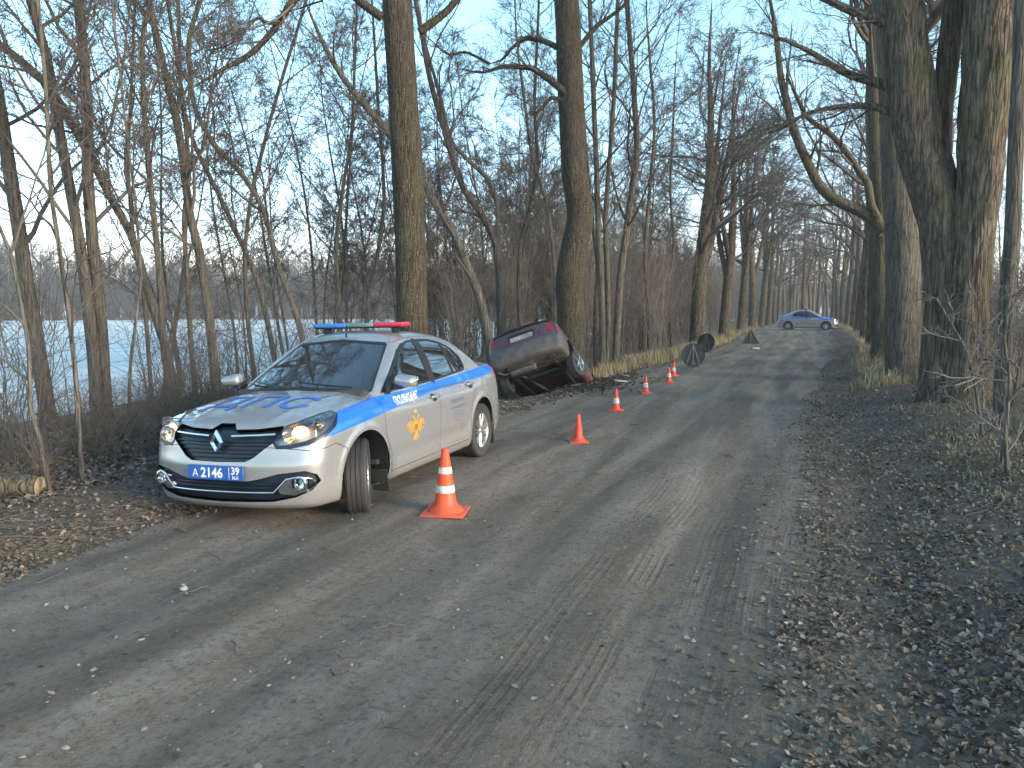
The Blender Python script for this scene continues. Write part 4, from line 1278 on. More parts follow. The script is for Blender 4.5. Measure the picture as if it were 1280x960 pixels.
    MB().box((p[0][0] + .012, 0, .872), (.05, .56, .03), None, .006, 1).build('slot_bar', M['black_plastic'], bl)  # black bar standing for the dark slot above the plate
    # underside: floor, spare-wheel well, tank, axle, exhaust
    u = MB().box((-.1, 0, .225), (3.4, 1.45, .05), None, .01, 1)
    for yy in (-.5, .5): u.box((-.2, yy, .19), (3.0, .09, .07), None, .015, 1)
    u.box((-1.75, .22, .24), (.62, .62, .16), None, .06, 3).box((-1.05, -.12, .20), (.42, .95, .14), None, .05, 3)
    u.tube([(-1.30, -.70, .24), (-1.30, .70, .24)], .04, 10)
    for yy in (-.52, .52): u.box((-1.05, yy, .20), (.62, .07, .07), None, .015, 1)
    u.build('underbody', M['dark_metal'], root)
    e = MB().tube([(1.0, .1, .14), (-.2, .12, .13), (-1.0, .22, .13), (-1.25, .30, .20), (-1.55, .34, .16)], .028, 10)
    e.lathe([(.03, -.30), (.085, -.27), (.095, 0), (.085, .27), (.03, .30)], 18, 'Y', (-1.93, .18, .155))
    e.tube([(-1.93, .45, .155), (-1.97, .62, .155), (-2.20, .66, .15)], .026, 10)
    e.build('exhaust', M['sign_strut'], root)
    MB().box((-1.95, -.5, .22), (.1, .16, .10), Euler((0, .3, 0)), .02, 2).build('towing_bracket', M['dark_metal'], root)
    return root


WRK = make_wreck()
tag(WRK, 'wrecked dark red saloon tipped nose down in the ditch with its underside showing', 'car')
WRK.location = (-5.60, 17.2, -.28)
WRK.rotation_euler = Euler((math.radians(-20.5), math.radians(20), math.radians(93)), 'XYZ')

# ------------------------------------------------------------------ trees
def resample(pts, n):
    pts = np.asarray(pts, float); d = np.r_[0, np.cumsum(np.linalg.norm(np.diff(pts, axis=0), axis=1))]
    t = np.linspace(0, d[-1], n)
    f = [pchip(list(zip(d, pts[:, k]))) for k in range(3)]
    return np.stack([g(t) for g in f], 1)


def grow(rng, P, R, k, t0, t1, ang, lf, S, wig, up, rf=.6, rmin=.002, lmin=.15, tmin=None):
    """k children on every polyline of P (N,s,3): start spots, angles and lengths at random."""
    N, s, _ = P.shape
    L = np.linalg.norm(np.diff(P, axis=1), axis=2).sum(1)
    t = t0 + (t1 - t0) * (np.arange(k)[None] + rng.random((N, k))) / k
    x = t * (s - 1); i = np.clip(x.astype(int), 0, s - 2); f = (x - i)[..., None]
    n = np.arange(N)[:, None]
    st = P[n, i] * (1 - f) + P[n, i + 1] * f
    r0 = R[n, i] * (1 - f[..., 0]) + R[n, i + 1] * f[..., 0]
    T = P[n, i + 1] - P[n, i]; T /= np.linalg.norm(T, axis=2, keepdims=True) + 1e-9
    rv = rng.normal(size=(N, k, 3)); rv -= (rv * T).sum(2, keepdims=True) * T
    rv[..., 2] *= .55
    rv /= np.linalg.norm(rv, axis=2, keepdims=True) + 1e-9
    a = np.radians(ang) * (.7 + .6 * rng.random((N, k)))[..., None]
    d = T * np.cos(a) + rv * np.sin(a)
    ln = np.maximum(L[:, None] * lf * (1.15 - .75 * t) * (.6 + .8 * rng.random((N, k))), lmin)
    step = (ln / (S - 1))[..., None]
    p = st; out = [p]
    for q in range(S - 1):
        d = d + rng.normal(size=d.shape) * wig; d[..., 2] += up
        d /= np.linalg.norm(d, axis=2, keepdims=True)
        p = p + d * step; out.append(p)
    CP = np.stack(out, 2).reshape(N * k, S, 3)
    rb = np.maximum(r0 * rf * (.7 + .4 * rng.random((N, k))), rmin).reshape(-1, 1)
    CR = rb * (1 - .72 * np.linspace(0, 1, S)[None])
    return CP, np.maximum(CR, rmin * .6)


def merged(parts):
    """parts: list of (P, R, sides) -> one vertex and quad array."""
    Vs, Qs, o = [], [], 0
    for P, R, n in parts:
        V, Q = sweep(P, R, n); Vs.append(V); Qs.append(Q + o); o += len(V)
    return np.concatenate(Vs), np.concatenate(Qs)


def bark_tube(path, rad, sides, rough, seed, rings=None, flute=0.0, rb=0.0):
    """A trunk with real bark relief."""
    L = np.linalg.norm(np.diff(path, axis=0), axis=1).sum()
    n = rings or max(12, int(L / .10))
    P = resample(path, n); q = np.linspace(0, 1, len(rad)); R = np.interp(np.linspace(0, 1, n), q, rad)
    R = R * (1 + rb * np.exp(-np.linspace(0, L, n) / .35))
    V, Q = sweep(P[None], R[None], sides)
    th = np.tile(np.arange(sides), n); zz = np.repeat(np.linspace(0, L, n), sides); rr = np.repeat(R, sides)
    C = np.repeat(P, sides, 0); d = V - C; d /= np.linalg.norm(d, axis=1, keepdims=True) + 1e-9
    per = max(6, int(2 * math.pi * R.mean() / .055))
    u = th / sides * per
    wob = .9 * vnoise(u * .5 + seed, zz * 1.1, 0)
    rid = np.abs(vnoise(u + .8 * np.sin(zz * 2.1 + seed) * (rr > .2), zz * 1.1 + seed * 7 + 1.2 * vnoise(th * .1, zz * .7 + seed), per) - .5) * 2
    lump = (vnoise(th / sides * 5 + seed, zz * .9 + seed, 5) - .5) * .7
    fl = np.cos(th / sides * 2 * math.pi * 5 + seed) * flute * np.exp(-zz / .5)
    h = rough * (rid - .5) + rr * .16 * lump + rr * fl
    return V + d * h[:, None], Q


def ground_at(p): return float(gz(p[0], p[1]))


def make_tree(name, paths, bark, label, group=None, seed=0, limbs=None, crown=None, twig='twig', rough=.006, sides=None, cat='tree', flute=.05, flare=.16):
    """paths: list of (points, radii): trunk first, then heavy stems. limbs: hand-led boughs. crown: dict of growth settings."""
    rng = np.random.default_rng(seed + 100)
    base = np.array(paths[0][0][0], float); base[2] = ground_at(base) - .12
    root = empty(name, base, 0, label, cat, group)
    Vs, Qs, o = [], [], 0; stems = []
    for k, (pts, rad) in enumerate(paths):
        pts = np.array(pts, float).copy()
        if k == 0 or np.hypot(*(pts[0, :2] - base[:2])) < .8 and pts[0, 2] < base[2] + .6: pts[0, 2] = ground_at(pts[0]) - .12
        pts = pts - base
        sd = sides or int(np.clip(max(rad) * 110, 10, 72))
        V, Q = bark_tube(pts, np.array(rad, float), sd, rough if max(rad) > .06 else 0, seed + k, flute=flute if k == 0 or pts[0, 2] < .5 else 0, rb=flare if pts[0, 2] < .5 else 0)
        Vs.append(V); Qs.append(Q + o); o += len(V)
        stems.append((resample(pts, 14), np.interp(np.linspace(0, 1, 14), np.linspace(0, 1, len(rad)), rad)))
    link('trunk', np_mesh('trunk', np.concatenate(Vs), np.concatenate(Qs)), M[bark], root)
    LP, LR = [], []
    if limbs:
        Vl, Ql, o = [], [], 0
        for pts, rad in limbs:
            pts = np.array(pts, float) - base
            kn = np.random.default_rng(seed + len(pts)).normal(0, .028, pts.shape); kn[0] = kn[-1] = 0; pts = pts + kn
            V, Q = bark_tube(pts, np.array(rad, float), 12, .014 if max(rad) > .06 else .005, seed, rings=max(8, len(pts) * 5))
            Vl.append(V); Ql.append(Q + o); o += len(V)
            LP.append(resample(pts, 9)); LR.append(np.interp(np.linspace(0, 1, 9), np.linspace(0, 1, len(rad)), rad))
        link('bough', np_mesh('bough', np.concatenate(Vl), np.concatenate(Ql)), M[bark], root)
    c = dict(n=(9, 6, 5, 4), t0=.35, ang=48, l=.32, up=.05, wig=.13, l2=.5, l3=.5, l4=.55, rmin=.004, droop=-.02, a2=42, bt=.2)
    c.update(crown or {})
    n1, n2, n3, n4 = c['n']
    parts = []; B1P, B1R = [], []
    for P, R in stems:
        if n1:
            p, r = grow(rng, P[None], R[None], n1, c['t0'], 1.0, c['ang'], c['l'], 8, c['wig'], c['up'], .42, .012)
            B1P.append(p); B1R.append(r)
    if B1P:
        B1P, B1R = np.concatenate(B1P), np.concatenate(B1R); parts.append((B1P, B1R, 6))
        p2, r2 = grow(rng, B1P, B1R, n2, .2, 1, c['a2'], c['l2'], 6, c['wig'] * 1.1, c['up'] * .7, .5, .008)
    else:
        p2, r2 = np.zeros((0, 6, 3)), np.zeros((0, 6))
    if LP:
        q, w = grow(rng, np.stack(LP), np.stack(LR), n2 + 3, c['bt'], 1, c['a2'], .36, 6, c['wig'] * 1.2, c['up'] * .5, .42, .008)
        p2, r2 = np.concatenate([p2, q]), np.concatenate([r2, w])
    parts.append((p2, r2, 4))
    if n3:
        p3, r3 = grow(rng, p2, r2, n3, .15, 1, 40, c['l3'], 4, c['wig'] * 1.3, c['droop'], .55, c['rmin'] * 1.3); parts.append((p3, r3, 3))
        if n4:
            p4, r4 = grow(rng, p3, r3, n4, .15, 1, 38, c['l4'], 2, c['wig'] * 1.3, c['droop'], .6, c['rmin']); parts.append((p4, r4, 3))
    V, Q = merged(parts)
    link('crown', np_mesh('crown', V, Q), M[twig], root)
    return root


def px_path(pts, dist, wpx=None):
    """Trunk drawn in the photo at a given distance -> points and radii."""
    P = [at(x, y, dist) for x, y in pts]
    return np.array(P)


def rads(w0, w1, dist, n=6): return list(np.linspace(w0, w1, n) * dist / F / 2)


def extend(P, up=3.0, lean=None):
    """Carry a trunk on past the picture's top edge."""
    d = P[-1] - P[-2]; d /= np.linalg.norm(d)
    return np.concatenate([P, [P[-1] + d * up * .5 + np.array([0, 0, .1]), P[-1] + d * up * .9 + np.array([.1, 0, up * .25])]])


BASEPX = lambda px, dist: at(px, HZ + CAM_H * F / dist, dist)

# --- the two tall roadside trunks by the cars
d = 13.6
P = extend(px_path([(518, 500), (516, 400), (513, 300), (508, 200), (503, 100), (497, 0)], d), 5)
lim = [(px_path([(478, 22), (455, 6), (430, -10), (400, -16), (372, -6), (345, 30), (310, 66), (275, 92), (245, 107)], d - .5), [.075, .07, .065, .06, .055, .05, .042, .03, .014]),
       (px_path([(345, 30), (335, 26), (322, 20), (305, 40), (285, 58), (262, 62)], d - .6), [.03, .026, .02, .016, .012, .008]),
       (px_path([(525, 40), (560, 10), (600, -40), (660, -80)], d + .3), [.07, .06, .05, .03])]
make_tree('roadside_tree', [(P, rads(41, 33, d) + [.17, .10])], 'bark_spotted', 'straight thick speckled trunk rising right behind the patrol car roof', seed=1, limbs=lim,
          crown=dict(n=(8, 6, 5, 4), t0=.72, l=.36, up=.03, l3=.55), rough=.012)
d = 19.5
P = extend(px_path([(713, 470), (714, 400), (711, 360), (718, 310), (725, 270), (719, 220), (714, 130), (708, 0)], d), 6)
lim = [(px_path([(706, 64), (680, 52), (660, 49), (638, 60), (624, 74), (612, 80)], d), [.085, .07, .06, .05, .035, .015]),
       (px_path([(708, 117), (685, 98), (660, 85), (630, 83), (600, 89), (574, 86)], d - .2), [.10, .085, .07, .055, .035, .015]),
       (px_path([(708, 126), (690, 124), (678, 133), (667, 145)], d - .2), [.06, .05, .04, .03]),
       (px_path([(612, 80), (598, 72), (580, 66), (560, 68), (540, 52), (528, 40)], d + .1), [.04, .035, .03, .024, .018, .01]),
       (px_path([(723, 60), (745, 35), (775, 10), (800, -20)], d), [.07, .055, .04, .02])]
make_tree('roadside_tree', [(P, rads(36, 27, d, 8) + [.20, .12])], 'bark_spotted', 'crooked thick trunk with a pale swollen bend behind the wrecked red car', seed=2, limbs=lim,
          crown=dict(n=(8, 6, 5, 4), t0=.70, l=.36, up=.03, l3=.55), rough=.012)

# --- the great twin trunk on the right, and its neighbours
d = 14.6
A = extend(px_path([(1181, 520), (1180, 440), (1183, 375), (1179, 300), (1164, 230), (1146, 167), (1139, 110), (1134, 60), (1129, 0)], d), 5)
Bp = extend(px_path([(1204, 522), (1205, 440), (1208, 375), (1216, 292), (1223, 230), (1229, 167), (1236, 83), (1240, 0)], d - .1), 5)
Cp = extend(px_path([(1176, 262), (1176, 190), (1178, 130), (1187, 60), (1196, 0)], d + .35), 4)
wr = lambda ws, d_, tail: [w * d_ / F / 2 * .97 for w in ws] + tail
lim = [(px_path([(1136, 118), (1100, 104), (1060, 92), (1020, 72), (985, 52), (950, 40)], d), [.09, .08, .065, .05, .035, .015]),
       (px_path([(1142, 165), (1112, 142), (1085, 133), (1050, 132), (1010, 140), (970, 160), (930, 168)], d), [.075, .065, .055, .045, .035, .025, .012]),
       (px_path([(1134, 60), (1105, 30), (1060, 12), (1020, -5), (970, -20)], d), [.10, .085, .07, .05, .03]),
       (px_path([(1240, 60), (1262, 30), (1290, 0), (1330, -30)], d), [.11, .09, .07, .04])]
make_tree('twin_tree', [(A, wr([52, 46, 44, 50, 50, 44, 40, 38, 36], d, [.22, .15])), (Bp, wr([52, 46, 43, 46, 50, 54, 55, 52], d, [.32, .2])), (Cp, wr([28, 25, 24, 23, 22], d, [.13, .08]))], 'bark_lime',
          'huge ridged twin trunk forking low beside the right edge of the track', seed=3, limbs=lim,
          crown=dict(n=(9, 7, 6, 4), t0=.62, l=.46, up=.0, l3=.55), rough=.06, flute=.08, flare=.42)
d = 20.0
P = extend(px_path([(1131, 490), (1129, 420), (1128, 340), (1126, 260), (1122, 180), (1118, 100), (1112, 20)], d), 6)
make_tree('roadside_tree', [(P, rads(38, 30, d, 7) + [.24, .12])], 'bark_grey', 'pale grey upright trunk half hidden just behind the twin trunk', seed=4,
          crown=dict(n=(14, 7, 5, 4), t0=.42, l=.46, up=.015), rough=.02)
d = 26.5
P = extend(px_path([(1102, 460), (1102, 400), (1102, 340), (1103, 285), (1099, 220), (1094, 150), (1092, 60), (1086, -40)], d), 6)
lim = [(px_path([(1106, 290), (1095, 276), (1075, 265), (1050, 256), (1034, 245), (1022, 228), (1012, 208), (999, 180), (990, 156), (982, 125), (976, 95), (970, 50), (963, 0)], d - .5), [.19, .19, .175, .16, .15, .14, .13, .12, .11, .10, .085, .07, .05]),
       (px_path([(1098, 275), (1092, 255), (1085, 232), (1075, 212), (1062, 195), (1040, 170), (1012, 148), (996, 122), (983, 92)], d - .6), [.12, .115, .11, .10, .09, .08, .07, .05, .03]),
       (px_path([(1047, 255), (1020, 256), (1000, 254), (985, 252)], d - .6), [.05, .04, .03, .015])]
make_tree('roadside_tree', [(P, rads(22, 13, d, 8) + [.14, .06])], 'bark_mossy', 'dark trunk sending a long mossy bough out over the track', seed=5, limbs=lim,
          crown=dict(n=(13, 7, 5, 4), t0=.42, l=.44, up=.015, bt=.3), rough=.015)
for px, d, w, sd, bk, lab in ((1150, 23.5, 22, 8, 'bark_grey', 'narrow pale trunk glimpsed between the twin trunk and the grey one'), (1116, 31.0, 19, 9, 'bark_lime', 'dark trunk just behind the grey one, left of the narrow pale trunk')):
    P = extend(px_path([(px, 462), (px - 1, 400), (px - 2, 330), (px - 5, 240), (px - 8, 140), (px - 12, 40), (px - 15, -60)], d), 5)
    make_tree('roadside_tree', [(P, rads(w, w * .7, d, 7) + [.16, .07])], bk, lab, seed=sd, crown=dict(n=(12, 6, 5, 3), t0=.4, l=.4, up=.02), rough=.015)
# --- right edge of the picture
d = 11.5
P = extend(px_path([(1250, 540), (1254, 470), (1259, 380), (1266, 280), (1270, 180), (1274, 80), (1277, 0)], d), 5)
make_tree('slim_tree', [(P, rads(17, 11, d, 7) + [.06, .03])], 'bark_brown', 'slim straight trunk right of the twin trunk with pale sky behind it', seed=6,
          crown=dict(n=(10, 6, 5, 3), t0=.5, l=.16, up=.03), rough=.01)
# --- the tree line at the left, each trunk drawn from the photo
LEFT = [
    # path, distance, width px (base, top), bark, label
    ([(62, 515), (47, 430), (33, 350), (18, 250), (2, 150), (-14, 60)], 14.8, 27, 20, 'bark_brown', 'thick dark trunk leaning left at the far left of the tree line'),
    ([(121, 520), (118, 460), (111, 390), (102, 320), (92, 260), (75, 170), (60, 80), (38, 0)], 13.6, 23, 13, 'bark_brown', 'left stem of the close dark pair, curving left as it rises'),
    ([(133, 520), (129, 450), (126, 400), (118, 330), (110, 230), (108, 120), (98, 0)], 13.7, 23, 16, 'bark_brown', 'right stem of the close dark pair, nearly upright'),
    ([(104, 606), (100, 560), (96, 490), (88, 410), (74, 310), (62, 220), (58, 120), (50, 30)], 8.1, 9, 5, 'bark_grey', 'thin pale sapling standing in front of the dark pair of trunks'),
    ([(66, 622), (52, 560), (38, 500), (36, 440), (26, 380), (14, 320), (2, 290)], 7.6, 8, 4, 'bark_grey', 'spindly pale sapling bending left near the cut log'),
    ([(228, 506), (208, 440), (186, 370), (166, 300), (140, 250), (104, 180), (60, 108), (0, 56), (-40, 30)], 14.4, 15, 13, 'bark_grey', 'grey trunk leaning hard left across its neighbours'),
    ([(216, 505), (204, 420), (198, 330), (188, 230), (180, 130), (178, 60), (190, -10)], 14.0, 14, 7, 'bark_brown', 'slender upright trunk left of the police car bonnet'),
    ([(272, 492), (262, 400), (250, 320), (238, 270), (224, 170), (206, 90), (186, 0)], 15.4, 19, 10, 'bark_brown', 'dark straight trunk just left of the police car windscreen'),
    ([(246, 498), (238, 420), (234, 350), (230, 280), (236, 210), (228, 120), (214, 30)], 16.2, 10, 6, 'bark_brown', 'narrow stem pressed against the dark trunk by the windscreen'),
    ([(392, 455), (372, 400), (347, 330), (330, 265), (300, 215), (262, 172), (240, 118), (236, 60), (250, 0)], 17.5, 12, 7, 'bark_grey', 'leaning trunk rising above the middle of the police car'),
    ([(350, 468), (338, 420), (318, 340), (302, 305), (270, 236), (254, 205), (236, 160), (226, 118), (224, 50)], 18.5, 11, 6, 'bark_brown', 'thin bent trunk rising above the police car windscreen'),
    ([(322, 478), (310, 400), (306, 330), (312, 260), (330, 180), (352, 100), (380, 10)], 19.5, 9, 5, 'bark_brown', 'thin trunk leaning right above the windscreen'),
    ([(430, 440), (424, 380), (420, 320), (428, 240), (440, 160), (444, 60)], 22.0, 9, 5, 'bark_brown', 'thin trunk left of the straight speckled trunk'),
    ([(455, 440), (460, 380), (472, 320), (480, 240), (474, 150), (468, 50)], 23.0, 9, 5, 'bark_brown', 'thin trunk nearest the left side of the speckled trunk'),
    ([(160, 540), (163, 460), (170, 400), (176, 340), (170, 260), (160, 180), (150, 90)], 11.0, 6, 3, 'bark_grey', 'thin grey stem between the dark pair and the police car'),
    ([(190, 500), (184, 420), (178, 360), (166, 290), (160, 210), (164, 120)], 15.5, 8, 5, 'bark_brown', 'thin dark stem right of the close dark pair'),
    ([(622, 448), (600, 375), (583, 330), (566, 290), (545, 256), (530, 228), (505, 190), (480, 160)], 19.0, 19, 11, 'bark_grey', 'stout trunk leaning left between the police car and the wreck'),
    ([(628, 438), (627, 380), (620, 308), (603, 270), (578, 232), (555, 160), (536, 92), (525, 30)], 20.5, 16, 8, 'bark_brown', 'trunk leaning left just behind the wrecked car'),
    ([(625, 360), (622, 310), (622, 260), (612, 228), (585, 200), (566, 178), (550, 120)], 20.6, 10, 6, 'bark_grey', 'curved second stem beside the trunk behind the wrecked car'),
    ([(655, 430), (648, 370), (650, 310), (662, 260), (672, 200), (668, 130), (672, 40)], 25.0, 8, 5, 'bark_brown', 'thin upright trunk above the roof of the wrecked car'),
    ([(690, 420), (694, 360), (690, 300), (682, 250), (664, 190), (655, 120)], 23.5, 9, 5, 'bark_grey', 'thin grey trunk touching the left of the crooked trunk'),
    ([(753, 452), (753, 400), (751, 350), (748, 290), (746, 220), (742, 120), (738, 20)], 23.0, 13, 8, 'bark_grey', 'left stem of the clump right of the crooked trunk'),
    ([(757, 452), (760, 400), (759, 345), (757, 280), (762, 200), (768, 110), (772, 10)], 23.2, 11, 7, 'bark_grey', 'middle stem of the clump right of the crooked trunk'),
    ([(745, 450), (744, 390), (747, 340), (741, 280), (735, 220), (728, 130), (722, 60)], 23.3, 8, 5, 'bark_brown', 'slightest stem of the clump right of the crooked trunk'),
    ([(769, 452), (772, 400), (775, 350), (783, 290), (790, 240), (796, 190), (792, 110), (785, 20)], 24.0, 15, 9, 'bark_grey', 'pale trunk leaning right beside the grassy verge past the wreck'),
    ([(812, 440), (810, 380), (806, 320), (812, 240), (818, 160), (812, 70)], 32.0, 8, 5, 'bark_brown', 'thin trunk in the brush between the leaning pale trunk and the avenue'),
    ([(840, 436), (838, 380), (842, 310), (838, 230), (842, 140)], 35.0, 7, 4, 'bark_brown', 'thin trunk in the brush just left of the first avenue tree'),
]
for k, (pts, dist, w0, w1, bark, lab) in enumerate(LEFT):
    pts = list(pts)
    P = px_path(pts, dist)
    P = extend(P, 3.5)
    n = len(pts); q_ = math.cos(math.atan((pts[0][0] - 640) / 964)) * .68; w0 *= q_; w1 *= q_; R = rads(w0, w1, dist, n) + [w1 * dist / F / 2 * .55, w1 * dist / F / 2 * .12]
    big = w0 * dist / F
    cr = dict(n=(15, 6, 6, 4), t0=.26, l=.27, up=.06, ang=46, wig=.13) if big < .3 else dict(n=(15, 6, 6, 4), t0=.28, l=.29, up=.06)
    if dist < 9: cr.update(n=(12, 5, 3, 2), t0=.12, l=.16, rmin=.0025)
    make_tree('slim_tree' if big < .3 else 'roadside_tree', [(P, R)], bark, lab, seed=20 + k, crown=cr, rough=.008, twig='twig' if k % 3 else 'twig_dark')

# --- avenue trees, left and right, to the end of the track
ORD = ['first', 'second', 'third', 'fourth', 'fifth', 'sixth', 'seventh', 'eighth', 'ninth', 'tenth', 'eleventh', 'twelfth']
rg = random.Random(5)


def avenue_tree(x, y, dia, h, lean, bark, label, seed, n=(11, 6, 5, 3), l=.34, t0=.28, fork=0, group=None):
    dia *= .74 if y < 38 else .64
    z = float(gz(x, y)); pts = []; m = 7; r = np.random.default_rng(seed)
    wx, wy = r.normal(0, .022, 2)
    for k in range(m):
        q = k / (m - 1)
        pts.append((x + lean * q * q * h * .5 + .42 * math.sin(q * 6 + seed) * q + wx * h * q, y + wy * h * q, z + h * q))
    paths = [(np.array(pts), list(np.interp(np.linspace(0, 1, m), [0, .3, .6, 1], [dia / 2 * 1.05, dia / 2 * .88, dia / 2 * .5, dia * .03])))]
    for f in range(fork):
        s = np.array(pts[2]) * (.6 if f else .2) + np.array(pts[1]) * (.4 if f else .8); a = r.random() * 6.28
        e = [s + np.array([math.cos(a) * (.9 * q ** .8) * h * .12, math.sin(a) * .9 * q ** .8 * h * .12, h * .62 * q]) for q in np.linspace(0, 1, 6)]
        paths.append((np.array(e), [dia * .30, dia * .25, dia * .19, dia * .13, dia * .08, dia * .02]))
    return make_tree('avenue_tree', paths,  bark, label, group, seed, crown=dict(n=n, t0=t0, l=l, up=.035, rmin=.004 + .00012 * y, ang=56), rough=.02 if y < 45 else .012, sides=None if y < 45 else 14)


protos = []


def row_tree(k, x, y, dia, h, lean, bark, lab, seed, **kw):
    """The near trees of a row are grown singly; the far ones are turned copies."""
    if k < 4: protos.append(avenue_tree(x, y, dia, h, lean, bark, lab, seed, **kw)); return
    o = copy_tree(protos[-1 - k % 3]); o['label'] = lab; o.location = (x, y, float(gz(x, y)) - .1)
    s_ = .92 + .16 * rg.random(); o.rotation_euler = (0, 0, rg.random() * 6.28); o.scale = (s_, s_, s_ * (.95 + .1 * rg.random()))


LA = [(872, 37.5, .95, .03, 2), (904, 44.0, .85, -.01, 2), (925, 52.5, .8, .01, 2), (940, 61, .85, .0, 1), (951, 70, .8, .02, 1), (960, 80, .8, .0, 1), (967, 91, .85, .02, 1), (973, 103, .8, 0, 1)]
for k, (px, y, dia, lean, fk) in enumerate(LA):
    d_ = (FW * F + RT * (px - 640) + UP * (480 - 400)); x = d_[0] / d_[1] * y
    lab = 'dark forked avenue tree nearest the round sign backs on the left side' if k == 0 else '%s tree of the left avenue row, counted from the round sign backs' % ORD[k]
    row_tree(k, x, y, dia, 14.5 + rg.random() * 2, (.05 if k == 0 else .015) + lean, 'bark_lime', lab, 200 + k, fork=fk,
                n=(16, 6, 6, 4) if k < 3 else (12, 5, 5, 2), l=.44, t0=.25)
RA_ = [(1094, 35, .85, -.03, 1), (1083, 42, .8, 0, 1), (1074, 51, .85, -.02, 0), (1066, 60, .8, 0, 1), (1059, 70, .8, 0, 1), (1052, 81, .8, -.02, 1), (1047, 93, .8, 0, 1), (1041, 106, .8, 0, 1), (1034, 122, .85, 0, 1)]
for k, (px, y, dia, lean, fk) in enumerate(RA_):
    d_ = (FW * F + RT * (px - 640) + UP * (480 - 400)); x = d_[0] / d_[1] * y
    lab = '%s tree of the right avenue row, counted past the mossy bough' % ORD[k]
    row_tree(k, x, y, dia, 15 + rg.random() * 2, -.01 + lean * .5, 'bark_lime' if k % 2 else 'bark_brown', lab, 230 + k, fork=fk, n=(16, 6, 6, 4) if k < 3 else (12, 5, 5, 2), l=.44, t0=.25)
FA_ = [(980, 120), (988, 108), (1003, 92), (1012, 118), (1022, 108), (1030, 142), (996, 140), (985, 150), (1008, 150), (1016, 135), (1000, 165), (991, 128), (1020, 170), (1006, 130)]
for k, (px, y) in enumerate(FA_):
    d_ = (FW * F + RT * (px - 640) + UP * (480 - 400)); x = d_[0] / d_[1] * y
    if k == 0: far_proto = avenue_tree(x, y, .8, 15, .02, 'bark_lime', 'bare tree closing the far end of the avenue behind the distant car', 260, n=(9, 5, 4, 3), group='trees closing the end of the avenue', fork=1)
    else:
        o = copy_tree(far_proto); o.location = (x, y, float(gz(x, y)) - .1); o.rotation_euler = (0, 0, rg.random() * 6.28); s_ = .85 + .3 * rg.random(); o.scale = (s_, s_, s_)

# --- the rest of the thicket: slight trees between the track and the field, several kinds, each copied
def proto_tree(name, h, dia, label, group, seed, n, twig='twig', l=.30, multi=0):
    r = np.random.default_rng(seed)
    def stem(lx, ly, hh, dd):
        q = np.linspace(0, 1, 7); ph = r.random() * 6
        return np.stack([lx * q ** 1.5 * hh + .012 * hh * np.sin(q * 7 + ph), ly * q ** 1.5 * hh + .012 * hh * np.cos(q * 6 + ph), q * hh], 1), list(np.linspace(dd / 2, dd * .10, 7))
    paths = [stem(r.normal(0, .10), r.normal(0, .10), h, dia)]
    for k in range(multi):
        P, R = stem(r.normal(0, .22), r.normal(0, .22), h * (.6 + .35 * r.random()), dia * .7); paths.append((P + np.array([r.normal(0, .12), r.normal(0, .12), 0]), R))
    return make_tree(name, paths, 'bark_brown', label, group, seed, crown=dict(n=n, t0=.16, l=l, up=.06, rmin=.0048, ang=44), rough=.004, sides=9, twig=twig)


def scatter(proto, spots, rs, smin_=.75, smax_=1.25):
    first = True
    for x, y in spots:
        o = proto if first else copy_tree(proto); first = False
        o.location = (x, y, float(gz(x, y)) - .1)
        s_ = smin_ + (smax_ - smin_) * rs.random()
        o.rotation_euler = (rs.gauss(0, .05), rs.gauss(0, .05), rs.random() * 6.283); o.scale = (s_, s_, s_ * (.92 + .16 * rs.random()))


rs = random.Random(3)
def spots(n, x0, x1, y0, y1, avoid=True):
    out = []
    while len(out) < n:
        x, y = rs.uniform(x0, x1), rs.uniform(y0, y1)
        if all(math.hypot(x - a, y - b) > .7 for a, b in out): out.append((x, y))
    return out


G1 = 'slight bare trees along the edge of the snowy field'
scatter(proto_tree('slim_tree', 10.5, .11, 'slight bare tree along the edge of the snowy field left of the speckled trunk', G1, 301, (14, 6, 6, 5), multi=1), spots(7, -17.5, -12.5, 13, 28), rs)
scatter(proto_tree('slim_tree', 8.5, .08, 'slight bare tree along the edge of the snowy field left of the speckled trunk', G1, 302, (12, 6, 6, 4), 'twig_dark', multi=1), spots(6, -17, -11.5, 12, 26), rs)
G2 = 'bare trees crowding the thicket behind the wreck'
scatter(proto_tree('slim_tree', 11.5, .14, 'bare tree crowding the thicket behind the wrecked car', G2, 303, (15, 6, 6, 5), multi=1), spots(12, -18, -8, 25, 42), rs)
scatter(proto_tree('slim_tree', 9.5, .09, 'bare tree crowding the thicket behind the wrecked car', G2, 304, (13, 6, 6, 4), 'twig', multi=3), spots(12, -14, -7, 25, 46), rs)
G3 = 'tall bare trees standing deep behind the left avenue row'
scatter(proto_tree('slim_tree', 12, .15, 'tall bare tree standing deep behind the left avenue row', G3, 305, (13, 6, 6, 4)), spots(24, -26, -8, 46, 120), rs)
G4 = 'bare trees standing behind the right avenue row'
scatter(proto_tree('slim_tree', 11, .2, 'bare tree standing behind the right avenue row', G4, 306, (13, 6, 5, 3)), spots(20, 4.5, 12, 24, 110), rs)

